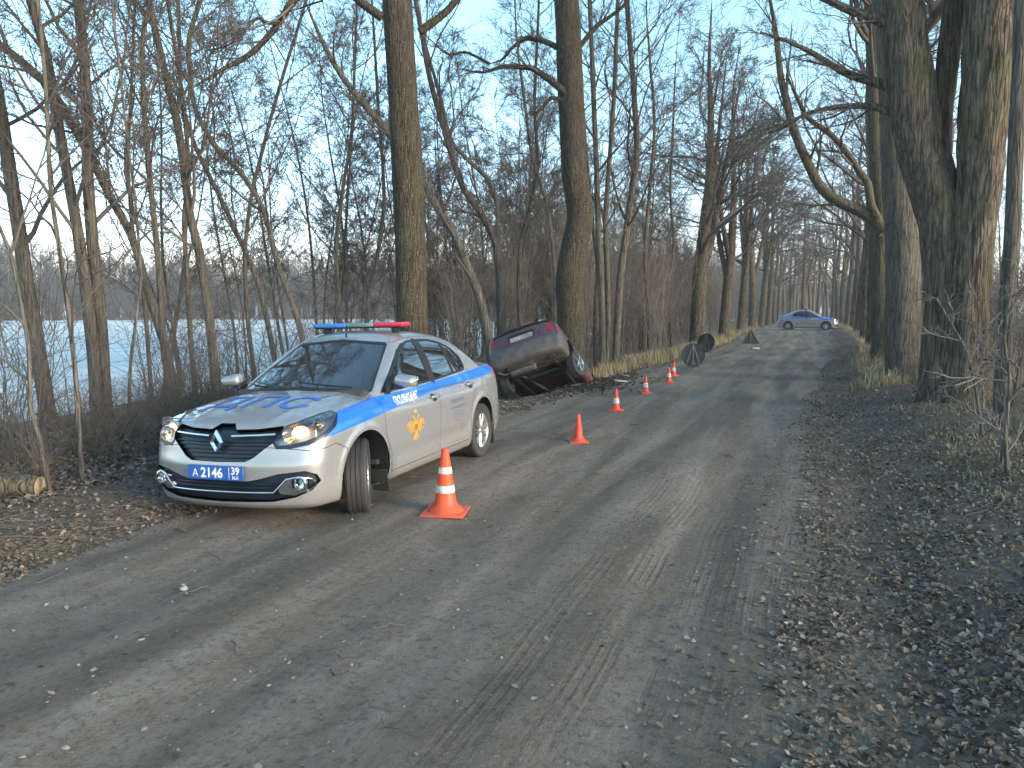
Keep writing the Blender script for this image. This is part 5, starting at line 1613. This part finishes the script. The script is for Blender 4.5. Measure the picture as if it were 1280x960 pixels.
# ------------------------------------------------------------------ undergrowth, far woods, leaves
def tile(Vp, Qp, locs, rz, sc, zs=None):
    """Many turned copies of one shape joined."""
    n, m = len(locs), len(Vp); c, s = np.cos(rz)[:, None], np.sin(rz)[:, None]
    x = Vp[None, :, 0] * c - Vp[None, :, 1] * s; y = Vp[None, :, 0] * s + Vp[None, :, 1] * c
    V = np.stack([x * sc[:, None], y * sc[:, None], np.broadcast_to(Vp[None, :, 2], x.shape) * (sc if zs is None else zs)[:, None]], -1) + locs[:, None, :]
    return V.reshape(-1, 3), (Qp[None] + (np.arange(n) * m)[:, None, None]).reshape(-1, Qp.shape[1])


def bush_shape(seed, h, spread, stems, n2, n3, r=.007, up=.02, wig=.16):
    rng = np.random.default_rng(seed)
    a = rng.random(stems) * 6.283; q = np.linspace(0, 1, 7)
    ln = spread * (.3 + rng.random(stems)); hh = h * (.5 + .6 * rng.random(stems))
    P = np.stack([np.cos(a)[:, None] * ln[:, None] * q ** 1.4, np.sin(a)[:, None] * ln[:, None] * q ** 1.4, hh[:, None] * (q * (1.25 - .25 * q))[None]], -1)
    P += np.cumsum(rng.normal(size=P.shape) * .02 * h, axis=1) * np.array([1, 1, .4]); P += (rng.normal(size=(stems, 1, 3)) * .15 * spread) * np.array([1, 1, 0])
    R = r * (1 - .75 * q)[None] * (.6 + .8 * rng.random((stems, 1)))
    parts = [(P, R, 3)]
    p2, r2 = grow(rng, P, R, n2, .2, 1, 42, .42, 4, wig, up, .6, r * .35); parts.append((p2, r2, 3))
    if n3:
        p3, r3 = grow(rng, p2, r2, n3, .15, 1, 40, .5, 3, wig, 0, .7, r * .28); parts.append((p3, r3, 3))
    return merged(parts)


def instancer():
    g = bpy.data.node_groups.new('spread', 'GeometryNodeTree')
    g.interface.new_socket('Geometry', in_out='INPUT', socket_type='NodeSocketGeometry')
    g.interface.new_socket('Plant', in_out='INPUT', socket_type='NodeSocketObject')
    g.interface.new_socket('Geometry', in_out='OUTPUT', socket_type='NodeSocketGeometry')
    N = g.nodes; a = N.new('NodeGroupInput'); b = N.new('NodeGroupOutput'); oi = N.new('GeometryNodeObjectInfo'); ip = N.new('GeometryNodeInstanceOnPoints')
    oi.inputs['As Instance'].default_value = True
    r = N.new('GeometryNodeInputNamedAttribute'); r.data_type = 'FLOAT_VECTOR'; r.inputs['Name'].default_value = 'turn'
    s = N.new('GeometryNodeInputNamedAttribute'); s.data_type = 'FLOAT_VECTOR'; s.inputs['Name'].default_value = 'size'
    for p, q in ((a.outputs[0], ip.inputs['Points']), (a.outputs[1], oi.inputs['Object']), (oi.outputs['Geometry'], ip.inputs['Instance']), (r.outputs['Attribute'], ip.inputs['Rotation']), (s.outputs['Attribute'], ip.inputs['Scale']), (ip.outputs[0], b.inputs[0])):
        g.links.new(p, q)
    return g


SPREAD = instancer()
_src = {}


def spread(name, shape, L, rz, sc, mat, tilt=.0):
    key = (id(shape[0]), mat)
    if key not in _src:
        me = np_mesh(name + '_plant', shape[0], shape[1]); me.materials.append(M[mat])
        _src[key] = bpy.data.objects.new(name + '_plant', me)
    me = bpy.data.meshes.new(name); n = len(L)
    me.vertices.add(n); me.vertices.foreach_set('co', np.asarray(L, np.float32).ravel())
    at_ = me.attributes.new('turn', 'FLOAT_VECTOR', 'POINT'); at_.data.foreach_set('vector', np.c_[np.zeros(n), np.zeros(n), rz].astype(np.float32).ravel())
    at_ = me.attributes.new('size', 'FLOAT_VECTOR', 'POINT'); at_.data.foreach_set('vector', np.c_[sc, sc, sc].astype(np.float32).ravel())
    o = bpy.data.objects.new(name, me); COL.objects.link(o)
    m = o.modifiers.new('spread', 'NODES'); m.node_group = SPREAD
    for it in SPREAD.interface.items_tree:
        if it.name == 'Plant': m[it.identifier] = _src[key]
    return tag(o, kind='stuff')


def undergrowth(name, shape, xy, mat, s0, s1, seed, sink=.05):
    rng = np.random.default_rng(seed); xy = np.asarray(xy); n = len(xy)
    L = np.c_[xy, gz(xy[:, 0], xy[:, 1]) - sink]
    return spread(name, shape, L, rng.random(n) * 6.283, s0 + (s1 - s0) * rng.random(n), mat)


rg2 = np.random.default_rng(77)
def box_pts(n, x0, x1, y0, y1): return np.c_[rg2.uniform(x0, x1, n), rg2.uniform(y0, y1, n)]


B_low = bush_shape(1, 1.1, .9, 16, 5, 2, .009, -.01, .2)
B_tall = bush_shape(2, 2.9, 1.0, 9, 7, 3, .012, .03, .2)
B_wild = bush_shape(3, 4.6, .8, 12, 7, 2, .017, .10, .12)
M['twig_brown'] = simple('twig_brown', (.12, .093, .066), .85, var=.4, scale=1.5)
# brambles on the near left bank
undergrowth('bramble_undergrowth', B_low, np.concatenate([box_pts(18, -11.5, -6.6, 5.0, 12), box_pts(9, -7.6, -6.4, 4.4, 7.5)]), 'twig', .35, .75, 1)
undergrowth('sapling_undergrowth', B_tall, np.concatenate([box_pts(14, -14, -8.0, 7, 16), box_pts(10, -15, -8.5, 15, 25), box_pts(9, -8.4, -6.5, 5.2, 9.5)]), 'twig', .45, .95, 2)
undergrowth('bramble_undergrowth', B_low, np.concatenate([box_pts(30, -10, -6.2, 4.9, 10.5), box_pts(10, -6.6, -5.6, 7.5, 12)]), 'twig_brown', .4, .85, 12)
# brown mass of brush beyond the wreck and beside the avenue
p_ = box_pts(105, -13, -5.6, 21, 52); p_ = p_[p_[:, 0] < -5.3 - .0 * p_[:, 1]]
undergrowth('brush_undergrowth', B_wild, p_, 'twig_pale', .7, 1.25, 3)
undergrowth('brush_undergrowth', B_wild, np.concatenate([box_pts(64, -12, -5.8, 50, 110), box_pts(50, 2.8, 9, 40, 110)]), 'twig_pale', .8, 1.4, 4)
undergrowth('brush_undergrowth', B_tall, np.concatenate([box_pts(34, 3.0, 7, 9, 30), box_pts(26, 2.4, 4.6, 14, 40)]), 'twig', .6, 1.15, 5)
undergrowth('bramble_undergrowth', B_low, np.concatenate([box_pts(9, 2.6, 4.4, 7.5, 12), box_pts(22, 1.9, 3.2, 12, 30)]), 'twig', .3, .6, 6)

# far woods beyond the field
def tall_shape(seed):
    rng = np.random.default_rng(seed); q = np.linspace(0, 1, 6)
    P = np.stack([.3 * np.sin(q * 5 + seed), .3 * np.cos(q * 4 + seed), 15 * q], 1)[None]; R = (.20 * (1 - .85 * q))[None]
    p1, r1 = grow(rng, P, R, 16, .18, 1, 48, .34, 4, .12, .06, .5, .05); p2, r2 = grow(rng, p1, r1, 5, .2, 1, 40, .5, 3, .15, .02, .7, .05)
    p3, r3 = grow(rng, p2, r2, 3, .2, 1, 38, .6, 3, .15, .0, .8, .045)
    return merged([(P, R, 5), (p1, r1, 3), (p2, r2, 3), (p3, r3, 3)])


rg3 = np.random.default_rng(5); n_ = 1000
az = np.radians(rg3.uniform(-58, -2, n_)); dd = rg3.uniform(205, 300, n_)
xy = np.c_[np.sin(az) * dd, np.cos(az) * dd]; xy = xy[xy[:, 0] < -13]
Vt, Qt = tall_shape(3)
L = np.c_[xy, gz(xy[:, 0], xy[:, 1]) - .2]
spread('far_woods', (Vt, Qt), L, rg3.random(len(L)) * 6.28, .8 + .5 * rg3.random(len(L)), 'far_wood')
n_ = 120; az = np.radians(rg3.uniform(3, 40, n_)); dd = rg3.uniform(190, 270, n_)
L = np.c_[np.sin(az) * dd, np.cos(az) * dd]; L = np.c_[L, gz(L[:, 0], L[:, 1]) - .2]
spread('far_woods', (Vt, Qt), L, rg3.random(len(L)) * 6.28, .7 + .4 * rg3.random(len(L)), 'far_wood')

n_ = 900; az = np.radians(rg3.uniform(-62, -2, n_)); dd = rg3.uniform(198, 290, n_); L = np.c_[np.sin(az) * dd, np.cos(az) * dd]; L = np.c_[L, gz(L[:, 0], L[:, 1]) - .2]
spread('far_woods', B_wild, L, rg3.random(n_) * 6.28, 1.2 + .9 * rg3.random(n_), 'far_wood')
n_ = 150; L = np.c_[rg3.uniform(-26, 30, n_), rg3.uniform(165, 230, n_)]; L = np.c_[L, gz(L[:, 0], L[:, 1]) - .2]
spread('far_woods', (Vt, Qt), L, rg3.random(n_) * 6.28, .5 + .4 * rg3.random(n_), 'far_wood')
L = L[:, :3] * np.array([1, 1, 1]); spread('far_woods', B_wild, L, rg3.random(n_) * 6.28, 1.2 + .8 * rg3.random(n_), 'far_wood')

# fallen leaves, each a small curled blade
def leaf_mat():
    t = NT('dead_leaf'); a = t.new('VertexColor'); a.layer_name = 'col'
    return t.set(Base_Color=a.outputs[0], Roughness=.8, Specular_IOR_Level=.25)


M['dead_leaf'] = leaf_mat()


def leaves(name, xy, s0, s1, seed, cols, lift=.012, tilt=.45):
    rng = np.random.default_rng(seed); n = len(xy)
    s = rng.uniform(s0, s1, n); w = s * rng.uniform(.55, .85, n); b = rng.uniform(-.35, .5, n) * s
    Z = np.zeros(n)
    # six points: stalk, two flanks, mid rib, tip
    loc = np.stack([np.stack([-s * .5, Z, Z], 1), np.stack([-s * .05, w * .5, b * .7], 1), np.stack([s * .1, Z, Z], 1), np.stack([-s * .05, -w * .5, b * .6], 1), np.stack([s * .55, w * .08, b * .35], 1)], 1)
    rz = rng.random(n) * 6.283; rx = rng.normal(0, tilt, n); ry = rng.normal(0, tilt, n)
    c, si = np.cos(rx)[:, None], np.sin(rx)[:, None]; y = loc[..., 1] * c - loc[..., 2] * si; z = loc[..., 1] * si + loc[..., 2] * c; x = loc[..., 0]
    c, si = np.cos(ry)[:, None], np.sin(ry)[:, None]; x, z = x * c + z * si, -x * si + z * c
    c, si = np.cos(rz)[:, None], np.sin(rz)[:, None]; x, y = x * c - y * si, x * si + y * c
    base = np.c_[xy, gz(xy[:, 0], xy[:, 1]) + lift + rng.random(n) * .02]
    V = (np.stack([x, y, z], -1) + base[:, None]).reshape(-1, 3)
    i = (np.arange(n) * 5)[:, None]
    T = np.concatenate([i + np.array([[0, 2, 1]]), i + np.array([[0, 3, 2]]), i + np.array([[2, 4, 1]]), i + np.array([[3, 4, 2]])])
    cols = np.array(cols); k = rng.integers(0, len(cols), n); cc = cols[k] * rng.uniform(.6, 1.35, (n, 1))
    return tag(link(name, np_mesh(name, V, T, True, None, None, np.repeat(cc, 5, 0)), M['dead_leaf']), kind='stuff')


LC = [(.16, .122, .09), (.125, .094, .069), (.20, .158, .12), (.08, .06, .045), (.24, .205, .17), (.165, .116, .075), (.105, .078, .057)]
def strip(n, f0, f1, y0, y1, bias=1.0):
    y = y0 * (y1 / y0) ** rg2.random(n); u = rg2.random(n) ** bias
    a, b = f0(y), f1(y)
    return np.c_[a + (b - a) * u, y]


def drift(xy, lo=.36, hi=.58, f=2.3):
    """Thin a scatter so that it gathers in drifts."""
    q = fbm(xy[:, 0] * f, xy[:, 1] * f * .8, 3)
    return xy[rg2.random(len(xy)) < .50 + .50 * sstep(lo, hi, q)]


leaves('leaf_litter', drift(strip(21000, lambda y: road_right(y) - .15, lambda y: road_right(y) + 1.9, 1.6, 16, 1.2)), .016, .046, 1, LC, .008)
leaves('leaf_litter', drift(strip(14000, lambda y: road_right(y) + .4, lambda y: road_right(y) + 3.4, 1.8, 11, 1.0), .3, .5), .02, .055, 11, LC, .008, .6)
leaves('leaf_litter', strip(5000, lambda y: road_right(y) - .05, lambda y: road_right(y) + 2.5, 12, 50, 1.1), .03, .065, 2, LC)
leaves('leaf_litter', strip(1500, lambda y: road_right(y) - .75, lambda y: road_right(y) + .1, 1.8, 14, .6), .02, .05, 3, LC, .006, .25)
leaves('leaf_litter', drift(strip(19000, lambda y: road_left(y) + .15, lambda y: road_left(y) - 2.6, 2.4, 14, 1.0)), .018, .048, 4, LC, .008)
leaves('leaf_litter', strip(9000, lambda y: road_left(y) - 1.2, lambda y: road_left(y) - 6.5, 3.2, 13, 1.0), .04, .085, 5, LC)
leaves('leaf_litter', strip(6000, lambda y: road_left(y) + .15, lambda y: road_left(y) - 2.2, 12, 45, 1.1), .03, .075, 6, LC)
leaves('leaf_litter', strip(700, lambda y: road_left(y), lambda y: road_right(y), 2.0, 30, 1), .015, .045, 7, LC, .006, .2)

# dead grass tufts on the verges
def grass(name, xy, h0, h1, seed, mat, blades=9):
    rng = np.random.default_rng(seed); n = len(xy) * blades
    b = np.repeat(xy, blades, 0) + rng.normal(0, .07, (n, 2)); z = gz(b[:, 0], b[:, 1]) - .02
    a = rng.random(n) * 6.283; h = rng.uniform(h0, h1, n); ln = h * rng.uniform(.2, .9, n); w = rng.uniform(.004, .009, n)
    d = np.stack([np.cos(a), np.sin(a)], 1); pr = np.stack([-d[:, 1], d[:, 0]], 1)
    P0 = np.c_[b - pr * w[:, None], z]; P1 = np.c_[b + pr * w[:, None], z]
    m = b + d * (ln * .35)[:, None]; P2 = np.c_[m + pr * w[:, None] * .8, z + h * .7]; P3 = np.c_[m - pr * w[:, None] * .8, z + h * .7]
    P4 = np.c_[b + d * ln[:, None], z + h * rng.uniform(.7, 1.0, n)]
    V = np.stack([P0, P1, P2, P3, P4], 1).reshape(-1, 3); i = (np.arange(n) * 5)[:, None]
    T = np.concatenate([i + np.array([[0, 1, 2]]), i + np.array([[0, 2, 3]]), i + np.array([[3, 2, 4]])])
    return tag(link(name, np_mesh(name, V, T, False), M[mat]), kind='stuff')


M['dead_grass'] = simple('dead_grass', (.30, .25, .14), .8, var=.4, scale=2)
M['dull_grass'] = simple('dull_grass', (.19, .17, .10), .8, var=.4, scale=2)
grass('dead_grass', strip(1500, lambda y: road_left(y) - .1, lambda y: road_left(y) - 1.7, 19, 75), .15, .50, 1, 'dead_grass')
grass('dead_grass', strip(700, lambda y: road_right(y) + .8, lambda y: road_right(y) + 2.6, 17, 75), .10, .34, 2, 'dead_grass')
grass('dead_grass', strip(350, lambda y: road_right(y) + 1.2, lambda y: road_right(y) + 3.0, 7, 14), .03, .12, 3, 'dull_grass')

# loose stone chips on the track
M['scrap_white'] = simple('scrap_white', (.42, .41, .39), .6, var=.15)
M['stone'] = simple('stone', (.21, .195, .175), .85, var=.3, scale=20, bump=.002)
def stones(name, xy, s0, s1, seed):
    rng = np.random.default_rng(seed)
    bm = bmesh.new(); bmesh.ops.create_icosphere(bm, subdivisions=1, radius=1); bm.verts.index_update()
    V0 = np.array([v.co[:] for v in bm.verts]); T0 = np.array([[v.index for v in f.verts] for f in bm.faces]); bm.free()
    n = len(xy); s = s0 * (s1 / s0) ** (rng.random(n) ** 2)
    V = V0[None] * (1 + .35 * rng.normal(size=(n, len(V0), 1)) * .6) * s[:, None, None] * np.array([1, .75, .42])
    a = rng.random(n) * 6.283; c, si = np.cos(a)[:, None], np.sin(a)[:, None]
    x = V[..., 0] * c - V[..., 1] * si; y = V[..., 0] * si + V[..., 1] * c
    V = np.stack([x, y, V[..., 2]], -1) + np.c_[xy, gz(xy[:, 0], xy[:, 1]) + .006 + s * .1][:, None]
    return tag(link(name, np_mesh(name, V.reshape(-1, 3), (T0[None] + (np.arange(n) * len(V0))[:, None, None]).reshape(-1, 3), False), M['stone']), kind='stuff')


stones('gravel', strip(800, lambda y: road_left(y) + .1, lambda y: road_right(y), 1.8, 16), .004, .016, 1)
p = MB(); bmesh.ops.create_icosphere(p.bm, subdivisions=2, radius=1)
for v in p.bm.verts: v.co = Vector((v.co.x * .026, v.co.y * .021, v.co.z * .016)) * (1 + .18 * math.sin(v.co.x * 3 + v.co.y * 5))
o = p.build('stone', M['scrap_white']); g_ = gnd(231, 743); o.location = (g_[0], g_[1], float(gz(g_[0], g_[1])) + .022)
tag(o, 'whitish stone lying alone on the track in front of the police car', 'stone')

# fallen sticks
def sticks(name, xy, l0, l1, seed, mat):
    rng = np.random.default_rng(seed); n = len(xy); a = rng.random(n) * 6.283; L = rng.uniform(l0, l1, n); q = np.linspace(-.5, .5, 5)
    x = xy[:, :1] + np.cos(a)[:, None] * L[:, None] * q + rng.normal(0, .012, (n, 5)); y = xy[:, 1:] + np.sin(a)[:, None] * L[:, None] * q + rng.normal(0, .012, (n, 5))
    P = np.stack([x, y, gz(x, y) + .018 + np.abs(rng.normal(0, .008, (n, 5)))], -1); R = (rng.uniform(.003, .007, n))[:, None] * np.linspace(1, .5, 5)[None]
    p2, r2 = grow(rng, P, R, 2, .3, .9, 40, .4, 3, .1, .0, .6, .002)
    V, Q = merged([(P, R, 5), (p2, r2, 3)])
    return tag(link(name, np_mesh(name, V, Q), M[mat]), kind='stuff')


sticks('fallen_sticks', np.concatenate([strip(70, lambda y: road_right(y) + .1, lambda y: road_right(y) + 2.2, 2.2, 16), strip(160, lambda y: road_left(y) + .2, lambda y: road_left(y) - 3.5, 3, 15)]), .15, .7, 1, 'twig')
sticks('fallen_sticks', strip(26, lambda y: road_left(y) + .3, lambda y: road_right(y), 2.2, 12), .08, .28, 2, 'twig')

# ------------------------------------------------------------------ cones
def make_cone(h, bands, label, group, mat='cone_orange'):
    root = empty('traffic_cone', (0, 0, 0), 0, label, 'traffic cone', group)
    b = h * .335
    MB().box((0, 0, .011), (b * 2, b * 2, .022), None, .010, 2).build('base', M[mat], root)
    r = lambda z: np.interp(z, [.02, .05 * h / .52, .13 * h, .22 * h, h], [b * .86, b * .68, b * .56, b * .47, b * .155])
    zs = [.022, .03, .045, .07, .10, .14, .2, .3, .45, .6, .75, .9, .985, 1.0]
    prof = [(float(r(max(z * h, .02))), z * h if z > .03 else z) for z in zs[2:-1]] + [(float(r(h)) * .8, h), (float(r(h)) * .45, h), (float(r(h)) * .4, h - .03)]
    prof = [(b * .86, .02)] + prof
    MB().lathe(prof, 40).build('cone_body', M[mat], root)
    for z0, z1 in bands:
        MB().lathe([(float(r(h * z)) + .0025, h * z) for z in np.linspace(z0, z1, 4)], 40).build('reflective_band', M['cone_white'], root)
    return root


def put(o, px, py, rz=0.0, lean=0.0):
    g = gnd(px, py); g = gnd(px, py, float(gz(g[0], g[1])))
    o.location = (g[0], g[1], float(gz(g[0], g[1])) + .004); o.rotation_euler = (lean, 0, rz)


CG = 'orange cones set out along the track'
put(make_cone(.545, [(.33, .44), (.62, .72)], 'tall orange cone with two worn white bands beside the police car', CG), 557, 641, .25)
c2 = make_cone(.365, [], 'plain orange cone without a band, right of the police car tail', CG, 'cone_red'); put(c2, 723, 553, .4)
c3 = make_cone(.365, [(.36, .60)], 'small orange cone with one white band nearest the wrecked car', CG, 'cone_red'); put(c3, 770, 514, .1)
for (px, py, rz), lab in zip(((807, 492, .5), (836, 478, .2), (842, 470.5, .7)), ('fourth orange cone along the track, standing alone past the wreck', 'nearer cone of the overlapping pair before the round sign backs', 'farther cone of the overlapping pair before the round sign backs')):
    o = copy_tree(c3); o['label'] = lab; put(o, px, py, rz)

# ------------------------------------------------------------------ folding warning signs seen from behind
def sign_disc(px, py, dia, label, rz, tilt):
    root = empty('folding_sign', (0, 0, 0), 0, label, 'road sign', 'portable road signs seen from behind')
    r = dia / 2
    MB().lathe([(.001, -.006), (r * .93, -.006), (r, -.012), (r, .012), (r * .96, .014), (r * .93, .006), (.001, .006)], 48, 'Y', (0, 0, r + .03)).build('sign_panel', M['sign_back'], root)
    for sx in (-.55, 0, .55):
        MB().tube([(0, -.03, 2 * r * .97), (sx * r * .6, -.035, r), (sx * r, -.03, .05)], .010, 6).build('strut', M['sign_strut'], root)
    MB().tube([(-.42 * r, -.035, .10), (.42 * r, -.035, .10)], .009, 6).build('strut', M['sign_strut'], root)
    MB().box((0, -.05, .11), (.10, .05, .09), None, .012, 2).build('ballast', M['sign_strut'], root)
    for sx in (-1, 1): MB().tube([(sx * .30 * r, .01, 1.2 * r), (sx * .4 * r, .32, .02)], .011, 6).build('leg', M['sign_strut'], root)
    for sx in (-1, 1): MB().tube([(sx * .5 * r, 0, .16 * r + .03), (sx * .55 * r, -.05, .0)], .011, 6).build('leg', M['sign_strut'], root)
    put(root, px, py, rz); root.rotation_euler = (math.radians(tilt), 0, rz)
    return root


sign_disc(866, 460, .70, 'nearer round black sign back with a frame of struts at the left of the track', math.radians(8), -10)
sign_disc(881, 440.5, .76, 'farther round black sign back by the first avenue tree', math.radians(-14), -12)
root = empty('folding_sign', (0, 0, 0), 0, 'triangular black sign back standing farther along the left of the track', 'road sign', 'portable road signs seen from behind')
w_, h_ = .43, .72
MB().prism([(-w_, 0), (w_, 0), (.03, h_), (-.03, h_)], -.012, .012, lambda u, v, d_: (u, d_, v + .05)).build('sign_panel', M['sign_back'], root, smooth=False)
for sx in (-1, 0, 1): MB().tube([(sx * .02, -.03, h_ + .03), (sx * w_ * .9, -.03, .06)], .012, 6).build('strut', M['sign_strut'], root)
MB().tube([(0, 0, h_ + .03), (0, 0, h_ + .22)], .02, 6).build('mast', M['sign_back'], root)
for sx in (-1, 1): MB().tube([(sx * .1, .01, h_ * .7), (sx * .25, .34, 0)], .012, 6).build('leg', M['sign_strut'], root)
for sx in (-1, 1): MB().tube([(sx * .34, 0, .09), (sx * .36, -.06, 0)], .012, 6).build('leg', M['sign_strut'], root)
put(root, 938, 430, math.radians(4)); root.rotation_euler = (math.radians(-8), 0, math.radians(4))

# ------------------------------------------------------------------ small things
lg = MB()
lg.lathe([(.001, -.55), (.088, -.55), (.094, -.5), (.09, 0), (.097, .5), (.092, .55)], 22, 'X'); lo = empty('cut_log', (0, 0, 0), 0, 'short cut log with a pale end lying on the left bank', 'log')
lg.build('log_body', M['bark_mossy'], lo)
M['cut_wood'] = simple('cut_wood', (.34, .25, .15), .8, var=.25, scale=30)
MB().disc(.087, .552, 22, 'X').disc(.087, -.551, 22, 'X').build('cut_end', M['cut_wood'], lo)
g_ = at(-32, 615, 8.0); lo.location = (g_[0], g_[1], float(gz(g_[0], g_[1])) + .10); lo.rotation_euler = (0, math.radians(3), math.radians(24))
rr = random.Random(4)
for (px, py), lab in zip(((783, 471), (776, 478), (722, 483)), ('white plastic fragment lying right of the wreck near the brush', 'pale fragment on the dark soil right of the wreck', 'pale fragment under the rear wheel of the wreck')):
    m = MB(); m.box((0, 0, .02), (.26, .15, .012), Euler((.1, .12, 0)), .003, 1)
    for v in m.bm.verts: v.co.x += rr.uniform(-.04, .04); v.co.y += rr.uniform(-.03, .03); v.co.z += rr.uniform(0, .02)
    o = m.build('plastic_fragment', M['scrap_white'], None); put(o, px, py, rr.random() * 6); tag(o, lab, 'debris', 'broken pieces round the wreck')
m = MB(); m.box((0, 0, .05), (.34, .22, .08), None, .03, 2); o = m.build('paper_scrap', M['scrap_white']); put(o, 944, 437, .4)
tag(o, 'small pale scrap on the track beside the triangular sign back', 'litter')
# thrown-up soil and torn bark by the wreck
M['soil'] = simple('soil', (.040, .032, .026), .95, var=.5, scale=8, bump=.02)
rng = np.random.default_rng(3)
q_ = np.c_[rng.normal(-4.75, .42, 1500), rng.normal(17.9, 1.25, 1500)]; q_ = q_[(q_[:, 0] > -5.6)]
so = stones('soil_clods', q_, .010, .085, 5); so.data.materials.clear(); so.data.materials.append(M['soil'])
leaves('leaf_litter', np.c_[rng.normal(-4.7, .5, 900), rng.normal(17.6, 1.6, 900)], .04, .10, 8, [(.05, .04, .03), (.08, .065, .05), (.03, .025, .02)])

# slight bare shrubs at the right edge
for k, (pts, dist, w0, lab) in enumerate((
        ([(1262, 600), (1257, 540), (1262, 480), (1256, 420), (1266, 350)], 8.2, 5, 'thin whippy stem at the right edge before the cut-off trunk'),
        ([(1250, 600), (1254, 560), (1262, 520), (1272, 470), (1284, 420)], 8.6, 4, 'thin whippy stem arching right at the right edge'),
        ([(1230, 560), (1222, 500), (1208, 440), (1186, 400), (1170, 372)], 10.5, 4, 'thin stem arching left in front of the twin trunk'))):
    P = px_path(pts, dist)
    make_tree('shrub', [(P, rads(w0, 2, dist, 5))], 'bark_grey', lab, seed=500 + k, crown=dict(n=(9, 5, 3, 0), t0=.15, l=.36, up=.02, rmin=.0022, wig=.16), twig='twig_pale', sides=8, cat='shrub', rough=0)

# ------------------------------------------------------------------ cold morning air
hz = bpy.data.materials.new('haze'); hz.use_nodes = True
hn = hz.node_tree.nodes; hn.remove(hn['Principled BSDF'])
pv = hn.new('ShaderNodeVolumePrincipled'); pv.inputs['Color'].default_value = (.86, .90, .96, 1); pv.inputs['Density'].default_value = .0007
hz.node_tree.links.new(pv.outputs[0], hn['Material Output'].inputs['Volume'])
m = MB().box((0, 0, 13), (2600, 4400, 34)); o = m.build('haze', hz, None, smooth=False); tag(o, kind='stuff')
